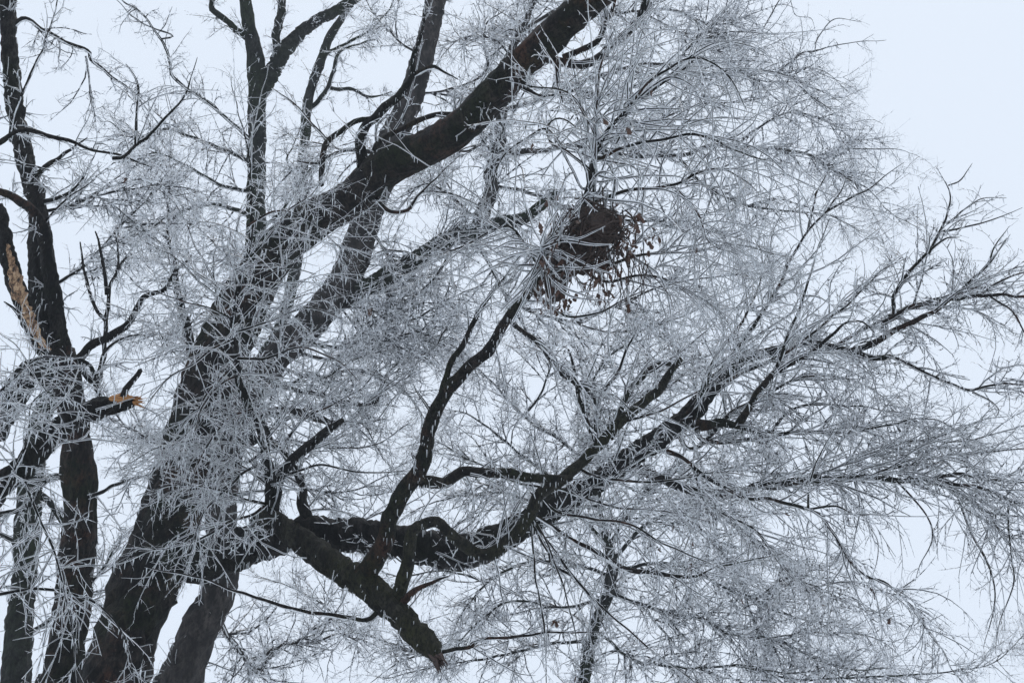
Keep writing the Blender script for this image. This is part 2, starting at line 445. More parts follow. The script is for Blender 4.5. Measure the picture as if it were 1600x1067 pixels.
B('H6', 'A', 'H4', [(1495,462),(1526,431),(1546,414),(1573,374)], [6,3], [None,-0.2], 'mid1')
B('H7', 'A', 'H6', [(1546,414),(1553,384),(1576,353)], [4,2], [None,0.1], 'mid1')
B('H8', 'A', 'H5', [(1397,490),(1397,458),(1424,424),(1451,397),(1478,377),(1500,374)], [8,8,8,7,5,3], [None,-0.2], 'mid')
B('H9', 'A', 'H8', [(1451,397),(1468,360),(1479,335),(1484,300),(1462,262)], [6,5,4,3,2], [None,0.1], 'mid1')
B('H10', 'A', 'H9', [(1470,362),(1505,357),(1550,344),(1595,325)], [4,2], [None,-0.2], 'mid1')
B('H11', 'A', 'H9', [(1482,348),(1509,330),(1539,312),(1574,309)], [4,2], [None,0.2], 'mid1')
B('H12', 'A', 'H9', [(1482,290),(1500,282),(1517,258)], [3,2], [None,0.1])
B('H13', 'A', 'H5', [(1532,461),(1560,440),(1600,425),(1640,420)], [5,3], [None,0.1], 'mid1')
B('H14', 'A', 'H5', [(1545,462),(1580,490),(1600,520),(1620,560)], [5,3], [None,-0.1], 'mid1')
B('H15', 'A', 'H', [(1300,545),(1420,480),(1490,480),(1550,500),(1585,520)], [7,4], [None,0.5], 'mid')
# from the crowded end of H out to the right
B('R1', 'A', 'H', [(1095,664),(1154,664),(1205,674)], [20,13,9], [None,-0.2], 'mid')
B('R2', 'A', 'R1', [(1154,664),(1171,633),(1195,600),(1222,579),(1249,563),(1276,546),(1300,522),(1320,502),(1347,500),(1368,516)], [15,13,13,11,10,9,8,7,6,4], [None,-0.5], 'near')
B('R3', 'A', 'R2', [(1208,588),(1229,532),(1249,492),(1259,448),(1273,401),(1290,367),(1300,345)], [8,3], [None,-0.2], 'near1')
B('R4', 'A', 'H', [(1117,600),(1150,545),(1200,480),(1240,400),(1266,358),(1296,327),(1323,283),(1320,262)], [9,8,7,6,6,5,4,2], [None,-0.6], 'near')
B('R5', 'A', 'R4', [(1290,332),(1330,308),(1357,297),(1385,275),(1411,256)], [5,2], [None,-0.1], 'near1')
B('R6', 'A', 'R4', [(1262,362),(1270,320),(1276,297),(1303,252)], [5,2], [None,0.1])
B('R7', 'A', 'H', [(1060,660),(1095,620),(1120,560),(1160,500),(1185,450),(1188,400),(1180,377)], [9,8,7,6,5,4,3], [None,-0.4], 'near')
B('R8', 'A', 'H', [(1075,655),(1140,600),(1200,562),(1270,520),(1330,470),(1380,420),(1420,400)], [9,8,7,6,5,4,3], [None,0.6], 'mid')
B('R9', 'A', 'H', [(1100,690),(1180,685),(1249,677),(1316,674),(1374,667),(1424,655),(1465,657),(1520,680)], [9,8,7,6,6,5,4,3], [None,0.4], 'mid+droop')
B('R10', 'A', 'H', [(1080,700),(1150,640),(1230,600),(1300,590),(1350,600),(1400,640)], [9,4], [None,0.9], 'mid+droop')
B('R11', 'A', 'R9', [(1200,682),(1240,640),(1290,628),(1380,640),(1440,650)], [6,3], [None,0.4], 'mid')
B('R12', 'A', 'H', [(1040,700),(1060,710),(1090,734),(1121,754),(1151,771),(1178,780),(1202,781),(1229,790),(1259,796),(1276,803),(1296,825),(1320,862),(1354,896),(1384,909),(1411,936),(1441,977),(1472,1014),(1509,1067),(1530,1100)], [11,9,8,8,8,7,7,7,7,6,6,6,6,5,5,5,4,4,3], [None,-0.3,-0.2], 'near1+droop')
B('R13', 'A', 'R12', [(1262,796),(1290,790),(1310,791),(1337,805),(1374,807)], [5,3], [None,0.1], 'mid1')
B('R14', 'A', 'R12', [(1262,796),(1265,755),(1285,700),(1310,660)], [5,2], [None,-0.1], 'near1')
B('R15', 'A', 'H', [(1000,735),(1080,765),(1155,770),(1175,765),(1212,761),(1249,753),(1296,749),(1347,749),(1398,749),(1448,748),(1500,742),(1560,748),(1640,752)], [16,14,14,14,14,14,14,13,13,12,9,7,5], [None,0.2,0.5,0.6], 'mid+droop')
B('R16', 'A', 'R15', [(1445,749),(1482,761),(1516,781),(1546,808),(1563,835),(1590,870),(1610,900)], [9,8,8,7,6,5,4], [None,0.3], 'mid+droop')
B('R17', 'A', 'R15', [(1455,749),(1495,757),(1543,764),(1600,795),(1650,830)], [8,4], [None,-0.3], 'mid+droop')
B('R18', 'A', 'R16', [(1495,770),(1502,791),(1516,832),(1532,862),(1549,903),(1553,943),(1549,977),(1538,1010)], [5,5,5,5,4,4,3,2], [None,0.1], 'fall')
B('R19', 'A', 'R17', [(1575,785),(1580,866),(1582,910),(1563,970),(1555,1020)], [4,2], [None,0.1], 'fall')
B('R20', 'A', 'R12', [(1085,735),(1104,785),(1161,815),(1185,832),(1208,862),(1242,903),(1276,916),(1316,936),(1357,957),(1397,960)], [6,6,6,6,6,5,5,4,4,3], [None,0.5], 'mid+droop')
B('R21', 'A', 'R15', [(1300,750),(1340,790),(1365,830),(1372,860),(1360,905)], [4,2], [None,0.2], 'fall')
B('R22', 'A', 'R15', [(1400,750),(1445,800),(1458,840),(1440,880),(1430,905)], [4,2], [None,-0.2], 'fall')
B('R23', 'A', 'R15', [(1230,757),(1330,720),(1420,690),(1500,690),(1600,665)], [6,3], [None,0.8], 'mid+droop')
B('R24', 'A', 'R15', [(1350,749),(1440,720),(1510,708),(1600,700),(1640,705)], [6,4], [None,0.3], 'mid')

# --- A: broken bough in front, its upright and its crooked branch
B('log', 'A', 'H', [(408,815),(430,815),(452,832),(489,859),(527,886),(564,906),(597,933),(624,960),(650,988),(668,1006),(678,1018),(683,1027)], [34,38,40,43,46,48,46,44,42,38,30,22], [None,-0.9], 'sprout2', 'limb', 'bark_olive')
B('F1', 'A', 'log', [(568,900),(580,882),(597,855),(608,808),(631,768),(651,741),(660,710),(668,674),(678,644),(699,613),(719,593),(746,566),(773,539),(797,502),(825,460),(850,425),(880,395)], [36,32,29,27,27,27,25,23,22,21,20,18,17,15,14,13,12], [None,-0.1,-0.3,-0.6], 'sprout3', 'limb', 'bark_brown')
B('F1b', 'A', 'F1', [(690,618),(705,569),(722,539),(739,512),(763,475),(780,450),(800,420)], [13,12,12,11,10,9,7], [None,0.15], 'near1')
B('F1c', 'A', 'F1', [(655,751),(692,751),(726,737),(766,734),(810,737),(851,744),(890,742)], [21,18,17,16,15,14,12], [None,0.1], 'near1')
B('F1d', 'A', 'F1', [(676,648),(664,628),(652,610),(644,590)], [7,3], [None,-0.1])
B('F1e', 'A', 'F1', [(655,722),(646,712),(645,705)], [9,6], [None,-0.05])
B('F2', 'A', 'log', [(618,940),(627,912),(635,882),(641,842),(650,825),(679,818),(699,832),(722,849),(749,869),(780,866),(810,839),(830,805),(840,771),(868,751),(901,727),(935,702),(952,684),(972,660),(1002,630),(1030,600),(1056,561)], [24,23,22,20,19,18,18,19,20,21,20,20,20,19,18,17,16,16,15,14,12], [None,0.0,0.1,0.3,0.4], 'near1', 'limb', 'bark_olive')
B('F2b', 'A', 'F2', [(935,702),(925,681),(908,644),(898,593),(886,546)], [11,10,9,9,8], [None,-0.15], None, 'branch')
B('F2c', 'A', 'F2', [(938,696),(934,670),(942,620),(962,586),(979,546),(999,509)], [9,8,8,8,7,6], [None,-0.1], 'near1')
B('F2d', 'A', 'F2', [(955,684),(975,625),(1000,590),(1019,569),(1040,566)], [12,11,12,13,10], [None,0.6], 'mid')
B('F2e', 'A', 'F2', [(838,806),(884,835),(935,866),(969,886),(1019,896),(1080,900),(1124,886),(1188,874),(1222,866)], [8,9,11,11,11,8,5,5,4], [None,0.2], 'near1')
B('F2f', 'A', 'F2', [(832,812),(836,870),(837,910),(847,977),(851,1045),(855,1090)], [4,4,4,4,3,3], [None,-0.2], 'near1')
B('F2g', 'A', 'F2', [(838,815),(878,910),(895,970),(905,1020)], [4,3], [None,-0.3])
B('F2h', 'A', 'F2', [(836,818),(908,916),(955,963),(1016,1011),(1070,1055),(1110,1090)], [5,5,4,4,4,3], [None,-0.4], 'near1')
B('F2i', 'A', 'F2', [(832,815),(858,860),(866,885),(900,905),(930,950),(950,1000)], [8,7,7,5,4,3], [None,-0.1], 'near1')
B('F2j', 'A', 'F2', [(845,775),(870,800),(925,812),(985,820),(1040,850),(1110,880)], [6,4], [None,-0.2], 'near1+droop')
B('F2k', 'A', 'F2', [(860,760),(905,775),(960,790),(1040,800),(1110,820)], [5,3], [None,0.1], 'near1+droop')
B('F2l', 'A', 'F2', [(850,762),(812,755),(786,742),(766,712),(758,690)], [5,3], [None,-0.2], 'near1')
B('F2m', 'A', 'F2', [(900,728),(935,745),(1010,752),(1065,746),(1120,738),(1180,745)], [6,3], [None,-0.3], 'near1+droop')
B('F2n', 'A', 'F2', [(972,660),(1005,650),(1040,640),(1090,610),(1130,590)], [5,3], [None,-0.3], 'near1')
B('F3', 'A', 'log', [(628,942),(651,920),(675,909),(695,903)], [14,12,9,6], [None,-0.15], None)
B('F4', 'A', 'log', [(597,945),(586,962),(570,972),(540,967),(489,957),(432,943),(371,923),(321,906),(250,893),(223,886)], [13,11,9,9,8,8,7,6,5,4], [None,-0.3], 'sprout3')
B('F5', 'A', 'log', [(685,1020),(732,1011),(753,997),(817,992),(888,987),(960,990)], [9,8,7,6,5,3], [None,0.4], 'near1')
# --- A: uprights from the crotch by the bough
B('U1', 'A', 'H', [(424,800),(422,751),(412,710),(402,671),(381,620),(371,566),(363,525),(368,475),(385,411),(388,350),(390,270),(385,202),(375,169),(358,115)], [22,19,16,15,14,13,12,11,10,8,6,5,4,3], [None,-0.5,-0.8], 'near', 'branch', 'bark_dark')
B('U2', 'A', 'H', [(428,800),(432,775),(442,744),(472,707),(499,681),(525,662),(537,656)], [20,18,17,16,15,13,10], [None,-0.2], 'near1', 'branch', 'bark_dark')
B('U3', 'A', 'H', [(478,815),(474,780),(472,754),(440,705),(420,690),(405,640),(410,590)], [22,18,14,12,11,9,7], [None,0.3], 'mid', 'branch', 'bark_dark')
B('U4', 'A', 'U1', [(365,487),(331,428),(318,405),(304,384),(290,350)], [6,5,4,4,3], [None,-0.1], 'near1')
B('U5', 'A', 'U1', [(410,700),(380,640),(352,610),(330,590)], [6,3], [None,-0.3], 'near1')
B('U6', 'A', 'U2', [(442,744),(500,725),(560,735),(640,735)], [5,3], [None,-0.2], 'near1')
B('U7', 'A', 'U1', [(424,780),(400,800),(360,812),(310,840),(255,860),(217,860)], [7,6,6,5,4,3], [None,-0.7], 'hang')
B('U8', 'A', 'U1', [(424,790),(385,780),(330,765),(270,755),(215,772)], [7,6,5,4,3], [None,-0.9], 'hang')
B('U9', 'A', 'U1', [(420,760),(370,722),(300,690),(240,700),(190,730)], [6,5,4,4,3], [None,-0.6], 'hang')
B('U10', 'A', 'U1', [(363,530),(330,548),(300,570),(262,590),(225,640)], [6,5,4,3,3], [None,-0.5], 'hang')
B('U11', 'A', 'U1', [(364,520),(400,480),(440,440),(470,400),(500,350)], [6,5,4,3,3], [None,-0.4], 'near')
B('U12', 'A', 'U1', [(368,560),(420,560),(470,545),(520,560),(560,600)], [6,5,4,4,3], [None,-0.4], 'near')
B('U13', 'A', 'U1', [(385,410),(420,370),(450,330),(490,300),(520,250)], [5,4,4,3,2], [None,-0.3], 'near')
B('U14', 'A', 'U1', [(365,500),(330,480),(290,470),(240,455),(200,460)], [5,4,4,3,2], [None,-0.3], 'near')
B('U15', 'A', 'U3', [(440,705),(470,660),(520,630),(570,600),(600,560)], [6,5,4,4,3], [None,0.2], 'mid')
# --- A: branches of the arching limb
B('S1', 'A', 'trunk', [(567,268),(567,240),(570,209),(587,182),(621,152),(641,121),(646,84),(657,51),(661,17),(664,-5)], [19,18,17,16,15,13,11,9,7,4], [None,-0.2], 'mid1', 'branch', 'bark_dark')
B('S2', 'A', 'S1', [(645,118),(675,105),(695,113),(712,120)], [9,8,6,5], [None,-0.1])
B('S3', 'A', 'S1', [(575,186),(550,189),(530,206),(512,222),(505,240),(503,290)], [10,10,10,11,11,11], [None,0.0], 'mid1')
B('S4', 'A', 'S3', [(512,222),(500,206),(466,169),(440,150),(420,137)], [6,6,6,5,4], [None,-0.1], 'mid1')
B('S5', 'A', 'S3', [(503,256),(480,257),(459,255)], [7,4], [None,-0.1])
B('S6', 'A', 'trunk', [(580,300),(604,326),(635,326),(651,307),(665,294),(689,270),(716,246)], [9,8,8,6,5,4,2], [None,-0.2], 'mid1')
B('S7', 'A', 'S6', [(660,300),(699,302),(732,314),(766,334)], [6,4], [None,0.1], 'mid1')
B('S8', 'A', 'trunk', [(840,90),(888,96),(928,91),(955,64),(986,40),(1002,17),(1010,-10)], [14,14,14,14,14,13,12], [None,0.2], 'mid')
B('S9', 'A', 'S8', [(880,90),(925,71),(948,44),(962,0),(966,-20)], [12,12,11,9,8], [None,0.1], 'mid')
B('S10', 'A', 'S8', [(870,100),(874,130),(880,160)], [9,6], [None,-0.1], 'mid')
B('S11', 'A', 'trunk', [(820,88),(814,60),(800,50),(785,55)], [5,3], [None,0.1], 'mid')
B('S12', 'A', 'trunk', [(590,230),(640,195),(682,180),(720,172),(760,150)], [12,12,12,10,8], [None,0.3], 'mid')
B('S13', 'A', 'trunk', [(800,130),(850,150),(900,142),(950,150),(1010,130)], [10,9,8,6,4], [None,0.3], 'mid')

# --- A: the burst of long shoots round the nest
B('N0', 'A', 'F1', [(855,430),(900,380),(918,320),(925,270),(935,230),(960,190),(1000,150),(1060,110),(1100,70)], [13,13,13,12,11,9,8,7,5], [None,-0.1], 'burst', 'branch', 'bark_dark')
B('N1', 'A', 'N0', [(928,300),(932,200),(935,130),(945,80),(960,50)], [8,7,6,5,4], [None,-0.2], 'burst')
B('N2', 'A', 'F1', [(835,450),(842,410),(850,395),(852,380)], [10,9], [None,-0.25], 'burst2')
B('N3', 'A', 'N0', [(935,250),(980,230),(1040,215),(1100,210),(1160,240),(1220,260)], [8,7,6,6,5,3], [None,-0.2], 'burst')
B('N4', 'A', 'N0', [(920,320),(980,300),(1050,290),(1110,265),(1160,280),(1190,310)], [8,7,6,6,5,3], [None,-0.1], 'burst')
B('N5', 'A', 'F1', [(860,415),(930,420),(1000,400),(1080,400),(1150,380),(1230,400)], [8,7,6,5,4,3], [None,0.1], 'burst')
B('N6', 'A', 'N0', [(925,270),(880,235),(860,225),(852,205),(862,190),(880,190),(900,205)], [6,6,6,6,5,5,4], [None,-0.3], None)
B('N7', 'A', 'N0', [(905,290),(860,205),(820,220),(782,250),(770,290),(785,320)], [5,5,5,5,4,3], [None,-0.3], 'near1')
B('N8', 'A', 'N0', [(940,230),(900,160),(870,142),(830,138),(788,127)], [5,5,5,5,4], [None,-0.4], 'near1')
B('N9', 'A', 'N0', [(980,170),(1030,120),(1080,90),(1130,110),(1165,170)], [6,6,5,5,3], [None,-0.3], 'burst')
B('N10', 'A', 'F1', [(870,400),(940,440),(1010,430),(1070,450),(1130,490),(1160,560)], [7,6,5,5,4,3], [None,0.2], 'burst')
B('N11', 'A', 'F1', [(846,425),(820,380),(790,350),(730,380),(690,395),(660,400)], [6,5,5,5,4,3], [None,0.1], 'burst')
B('N12', 'A', 'F1', [(880,492),(911,493),(942,485),(969,468),(1009,450)], [5,4], [None,0.0])
B('N13', 'A', 'F1', [(800,505),(840,542),(861,563),(878,580),(911,603),(930,640),(935,690)], [9,9,9,10,12,13,13], [None,0.9], 'mid')
B('N14', 'A', 'N4', [(1050,290),(1090,330),(1110,380),(1150,400)], [5,4,3,3], [None,-0.1], 'burst')

# long shoots in thick clear ice, traced one by one
ICY = [
 ('N0', 7, [(886,200),(910,219),(922,237),(928,262)]),
 ('N0', 8, [(1010,140),(1048,117),(1075,95),(1099,92),(1120,102),(1138,120),(1150,144),(1162,165),(1180,172)]),
 ('N0', 7, [(955,198),(979,195),(1000,189),(1030,186),(1066,185),(1102,189),(1150,200)]),
 ('N0', 9, [(960,225),(970,210),(982,177),(1000,153),(1024,132),(1048,122),(1072,132),(1087,150),(1102,177),(1120,195),(1144,219),(1162,234)]),
 ('N0', 7, [(938,250),(967,255),(988,261),(1000,276),(1003,297)]),
 ('N0', 6, [(940,285),(1003,273),(1036,273),(1066,276),(1090,294),(1114,309)]),
 ('N1', 7, [(926,240),(928,195),(931,144),(940,105),(949,87),(976,63)]),
 ('N0', 7, [(950,215),(961,174),(970,105),(976,66),(978,40)]),
 ('N0', 7, [(965,180),(982,126),(1000,96),(1012,66)]),
 ('N0', 7, [(975,165),(1024,120),(1054,90),(1084,66),(1130,62)]),
 ('N8', 7, [(892,138),(883,114),(886,100),(892,90)]),
 ('N0', 4, [(866,380),(868,324),(866,270),(862,210)]),
 ('F1', 4, [(832,420),(832,336),(814,312),(796,285)]),
 ('F1', 7, [(835,420),(820,380),(802,372),(775,354),(745,339),(718,336),(700,342)]),
 ('N2', 9, [(845,388),(880,380),(920,385),(957,383)]),
 ('N2', 7, [(846,386),(870,370),(905,372),(945,352)]),
 ('N2', 6, [(846,390),(870,400),(893,412),(897,430)]),
 ('N2', 7, [(846,392),(860,430),(885,458),(920,468),(957,470)]),
 ('N2', 6, [(846,394),(830,430),(812,462),(790,480)]),
 ('N2', 7, [(848,396),(862,450),(863,500),(868,530)]),
 ('N2', 6, [(842,388),(800,378),(760,392),(715,380)]),
 ('N2', 6, [(842,390),(800,400),(755,420),(725,450)]),
 ('N2', 6, [(844,384),(858,350),(872,325),(880,290)]),
 ('N2', 6, [(840,386),(815,360),(790,340),(770,335)]),
 ('N0', 9, [(945,250),(958,280),(955,330),(950,390),(965,430),(978,450),(980,520)]),
 ('N0', 6, [(925,300),(912,310),(906,325),(908,345)]),
 ('N0', 5, [(950,330),(925,355),(910,362),(908,375)]),
 ('N3', 7, [(1060,214),(1100,250),(1130,300),(1150,350),(1190,380)]),
 ('N5', 7, [(990,402),(1030,430),(1050,480),(1055,540)]),
 ('N4', 6, [(1100,268),(1160,262),(1200,250),(1240,268)]),
 ('N9', 7, [(1060,102),(1110,70),(1160,70),(1200,90),(1220,130)]),
 ('R7', 6, [(1160,500),(1120,440),(1090,400),(1075,350)]),
 ('R4', 6, [(1150,545),(1100,480),(1080,420),(1030,380)]),
 ('F1b', 6, [(763,475),(740,440),(700,430),(660,440)]),
 ('F1', 5, [(773,539),(790,600),(795,650),(790,700)]),
 ('F2c', 6, [(962,586),(950,540),(955,490),(975,450)]),
]
for q, (par, wd, pts) in enumerate(ICY):
    B('icy%d' % q, 'A', par, pts, [wd * 0.46, wd * 0.40, wd * 0.26], [None, -0.12 if par != 'N2' else -0.22], 'icy', 'shoot', 'twig_bark', sleeve=2.2)

# --- B: grey tree behind
B('trunkB', 'B', None, [(268,1090),(277,1067),(294,1028),(314,977),(334,943),(345,905),(350,850),(345,780),(358,700),(388,620),(436,555),(480,510),(530,450),(564,370),(591,297),(604,240),(628,186),(648,135),(662,84),(675,34),(682,-10),(690,-80)],
  [74,70,68,62,58,54,50,50,50,50,50,50,50,48,44,42,42,38,34,34,36,34], [11,11.3,11.7,12.2,12.8,13.4,14], 'sprout', 'trunk', ground=True)
B('Bl1', 'B', 'trunkB', [(530,470),(581,445),(648,407),(699,377),(763,353),(820,340),(870,300)], [30,30,30,27,24,20,14], [None,0.6], 'far', 'limb', 'bark_moss')
B('Bl2', 'B', 'trunkB', [(400,650),(440,640),(500,655),(545,660),(600,655)], [16,14,14,12,8], [None,0.4], 'mid', 'limb')
B('Bl3', 'B', 'trunkB', [(420,600),(500,620),(581,633),(597,600),(618,573),(655,559),(682,542),(695,515),(722,505)], [13,11,10,10,9,9,8,8,6], [None,0.3], 'mid', 'limb')
B('Bl4', 'B', 'trunkB', [(450,550),(530,560),(600,535),(660,520),(720,545),(770,600)], [9,8,7,6,5,4], [None,0.4], 'far')
B('Bl5', 'B', 'trunkB', [(575,345),(610,400),(660,440),(720,450)], [8,4], [None,0.3], 'far')
B('Bl6', 'B', 'trunkB', [(390,720),(440,690),(520,700),(590,690),(640,660)], [9,4], [None,0.4], 'mid')
B('Bl7', 'B', 'trunkB', [(330,950),(398,1044),(422,1021),(449,1007),(489,1004),(530,990),(570,1005)], [12,12,12,11,9,7,5], [None,1.5], 'far', 'limb')
B('Bl8', 'B', 'trunkB', [(640,150),(700,140),(756,115),(756,67),(760,37),(787,17),(810,0)], [7,6,6,5,5,4,3], [None,0.8], 'far')
B('Bl9', 'B', 'trunkB', [(660,90),(620,60),(590,30),(570,0)], [6,4], [None,0.3], 'far')
B('Bl10', 'B', 'trunkB', [(605,240),(557,233),(530,240),(490,262),(450,300)], [12,11,10,8,5], [None,0.4], 'far')

B('Bl11', 'B', 'trunkB', [(500,490),(560,480),(640,500),(700,470),(760,440)], [8,7,6,5,4], [None,0.5], 'far', 'limb')
B('Bl12', 'B', 'trunkB', [(545,430),(600,450),(650,480),(680,530),(720,560)], [8,7,6,5,4], [None,0.3], 'far', 'limb')
B('Bl13', 'B', 'trunkB', [(430,570),(490,590),(560,575),(630,610),(680,680)], [8,7,6,5,4], [None,0.6], 'far', 'limb')
B('Bl14', 'B', 'trunkB', [(360,700),(430,740),(500,770),(570,760),(640,720)], [8,7,6,5,4], [None,0.9], 'far', 'limb')
B('Bl15', 'B', 'trunkB', [(345,760),(300,720),(240,690),(190,660),(150,600)], [9,8,7,6,4], [None,0.8], 'far', 'limb')
B('U16', 'A', 'U1', [(388,352),(430,330),(470,340),(520,380),(560,420)], [5,4,4,3,2], [None,-0.2], 'near')
B('U17', 'A', 'U1', [(365,520),(420,500),(480,480),(540,500)], [5,4,4,3], [None,-0.2], 'near')
B('U18', 'A', 'U1', [(371,566),(320,620),(290,680),(240,720)], [5,4,4,3], [None,-0.4], 'hang')
B('U19', 'A', 'U1', [(366,480),(310,440),(270,400),(230,380)], [5,4,3,3], [None,-0.3], 'near')

B('Bl16', 'B', 'trunkB', [(470,530),(520,545),(570,530),(600,535),(640,525),(690,540)], [11,10,9,8,7,5], [None,0.2], 'mid', 'limb', 'bark_dark')
B('Bl17', 'B', 'trunkB', [(420,590),(455,600),(480,585),(510,590),(560,560),(610,545)], [9,8,7,7,6,4], [None,-0.2], 'mid', 'limb', 'bark_dark')
B('Bl18', 'B', 'Bl1', [(650,405),(668,385),(690,372),(720,350),(745,320)], [12,11,9,7,5], [None,0.1], 'mid', 'branch', 'bark_dark')
B('Bl19', 'B', 'Bl1', [(600,430),(625,412),(640,395),(610,390),(585,395)], [9,8,8,6,4], [None,-0.1], 'mid', 'branch', 'bark_dark')

B('Bl20', 'B', 'trunkB', [(370,670),(420,670),(480,640),(540,625),(590,640)], [8,7,6,5,4], [None,0.7], 'far', 'limb')
B('Bl21', 'B', 'trunkB', [(395,610),(350,570),(300,540),(250,520),(200,530)], [8,7,6,5,4], [None,0.9], 'far', 'limb')
B('Bl22', 'B', 'trunkB', [(440,555),(410,480),(370,420),(330,380),(300,350)], [8,7,6,5,4], [None,0.9], 'far', 'limb')
B('U20', 'A', 'U1', [(375,585),(345,600),(315,640),(300,690)], [5,4,4,3], [None,-0.4], 'near')
B('U21', 'A', 'U1', [(390,640),(350,660),(310,720),(290,790)], [5,4,4,3], [None,-0.5], 'near')
B('U22', 'A', 'U1', [(368,470),(390,450),(420,430),(450,420),(490,430)], [5,4,4,3,3], [None,-0.4], 'near')
B('U23', 'A', 'U1', [(416,720),(370,745),(320,800),(290,870)], [6,5,4,3], [None,-0.7], 'hang')

# --- D: forked tree at the left
B('trunkD', 'D', None, [(85,1090),(95,1067),(108,985),(120,876),(125,775),(120,700),(112,640),(104,590),(95,550)], [72,68,58,56,54,50,46,46,44], [9.6,10.1,10.6], 'sprout', 'trunk', 'bark_brown', ground=True)
B('D1', 'D', 'trunkD', [(105,580),(92,520),(80,440),(70,370),(58,320),(45,270),(33,220),(22,150),(15,80),(12,0),(10,-60)], [34,28,26,25,27,30,30,29,27,26,24], [None,0.3,0.8], 'sprout', 'limb')
B('D2', 'D', 'trunkD', [(95,575),(68,540),(45,495),(22,435),(6,365),(-6,320)], [36,32,31,30,28,24], [None,-0.2], None, 'limb')
B('D3', 'D', 'trunkD', [(90,590),(66,500),(58,430),(56,350),(60,290)], [30,30,28,26,24], [None,0.5], None, 'limb')
B('D4', 'D', 'trunkD', [(95,590),(50,580),(20,625),(-10,680)], [44,42,42,40], [None,0.1], None, 'limb')
B('D5', 'D', 'D1', [(72,378),(66,355),(57,330),(34,314),(0,300),(-30,290)], [18,18,17,15,13,11], [None,-0.3], 'near1', 'branch', 'bark_brown')
B('D6', 'D', 'D1', [(50,300),(45,290),(60,270),(85,250),(112,232),(135,215)], [13,13,12,10,8,5], [None,-0.2], 'near1', 'branch', 'bark_brown')
B('D7', 'D', 'D1', [(60,318),(101,305),(128,280),(132,268)], [10,9,7,5], [None,-0.2], 'near1')
B('D8', 'D', 'D1', [(62,362),(80,338),(101,314),(145,277)], [6,5,5,3], [None,-0.3], 'near1')
B('D12', 'D', 'D1', [(35,240),(27,251),(57,260),(75,262)], [7,5], [None,-0.2], 'near1')
B('D13', 'D', 'D1', [(15,220),(20,189),(40,142),(61,95),(76,44),(88,0),(95,-30)], [7,7,6,6,5,4,3], [None,-0.4], 'near1')
B('D14', 'D', 'D1', [(22,40),(37,30),(67,47),(94,61),(132,81),(138,95),(169,115),(192,132),(216,149),(250,190)], [9,9,8,8,8,7,7,6,5,4], [None,0.5], 'far2')
B('D15', 'D', 'D14', [(134,88),(140,130),(144,160),(150,190)], [4,3], [None,0.2], 'far2')
B('D16', 'D', 'D1', [(90,530),(120,560),(142,539),(169,522),(199,505),(223,468),(253,455),(270,428),(297,400)], [15,15,14,14,13,12,11,9,7], [None,-0.1], 'near1')
B('D17', 'D', 'D16', [(150,600),(162,552),(165,492),(169,451),(182,424),(180,390),(179,363)], [11,10,9,9,8,7,6], [None,-0.2], 'mid1', sleeve=0)
B('D18', 'D', 'D17', [(164,500),(148,480),(135,434),(127,377)], [7,6], [None,-0.1], None, sleeve=0)
B('D19', 'D', 'D17', [(167,460),(160,410),(155,380),(150,362)], [8,6], [None,0.1], None, sleeve=0)
B('D20', 'D', 'D17', [(182,424),(192,410),(200,404)], [7,6], [None,-0.1], None, sleeve=0)
B('D21', 'D', 'trunkD', [(118,660),(155,640),(152,586),(128,559),(84,549),(34,529)], [13,12,10,8,6,4], [None,-0.5], 'near1')
B('D22', 'D', 'D21', [(152,586),(165,556),(189,532),(219,522)], [8,5], [None,-0.1], 'near1')
B('D23', 'D', 'trunkD', [(120,740),(70,750),(40,790),(0,800),(-30,810)], [12,9], [None,0.3], 'hang')
B('D24', 'D', 'trunkD', [(125,780),(170,760),(230,742),(280,735)], [8,4], [None,-0.5], 'hang')
B('D25', 'D', 'D2', [(55,515),(35,495),(22,478),(10,470)], [10,7], [None,-0.1])
B('D26', 'D', 'D1', [(72,330),(120,320),(180,300),(250,290),(310,300)], [7,6,5,4,3], [None,0.6], 'far')
B('D27', 'D', 'D1', [(80,450),(130,420),(190,350),(230,310),(270,260)], [7,6,5,4,3], [None,0.8], 'far')

# --- E and G: left edge
B('trunkE', 'E', None, [(23,1090),(25,1067),(30,990),(37,910),(44,808),(50,720),(64,655),(84,605),(92,570)], [48,46,44,42,42,38,34,28,20], [11.5,12.4,13], 'sprout', 'trunk', ground=True)
B('E1', 'E', 'trunkE', [(46,760),(90,800),(110,850),(120,900)], [14,8], [None,0.2], 'mid', 'limb')
B('E2', 'E', 'trunkE', [(44,850),(10,840),(-20,820)], [10,8], [None,0.1], 'mid', 'limb')
B('E3', 'E', 'trunkE', [(30,1000),(90,960),(150,900),(200,830),(230,800)], [9,4], [None,0.3], 'mid', 'limb')
B('trunkG', 'G', None, [(-190,1110),(-180,1000),(-165,900),(-150,800),(-150,700),(-155,500),(-150,300)], [100,92,86,80,70,56,40], [7.2,8.0], None, 'trunk', ground=True)
B('D9', 'G', 'trunkG', [(-150,330),(-60,262),(0,224),(20,209),(40,206),(68,216),(111,226),(145,241),(189,250),(230,262)], [14,12,11,10,10,10,9,8,7,5], [None,0.6], 'near1')
B('D10', 'G', 'D9', [(176,248),(196,246),(216,229),(236,216),(267,179),(287,155),(300,121),(310,91)], [8,8,8,7,6,5,4,3], [None,-0.1], 'near1')
B('D11', 'G', 'D10', [(212,230),(213,200),(214,135),(196,101)], [7,6,6,5], [None,-0.1], 'near1')
B('G1', 'G', 'trunkG', [(-150,860),(-60,820),(0,765),(57,706),(118,667),(160,648),(190,641),(204,637),(213,635)], [54,46,40,37,36,34,29,22,9], [None,-0.3], 'sprout2', 'limb')
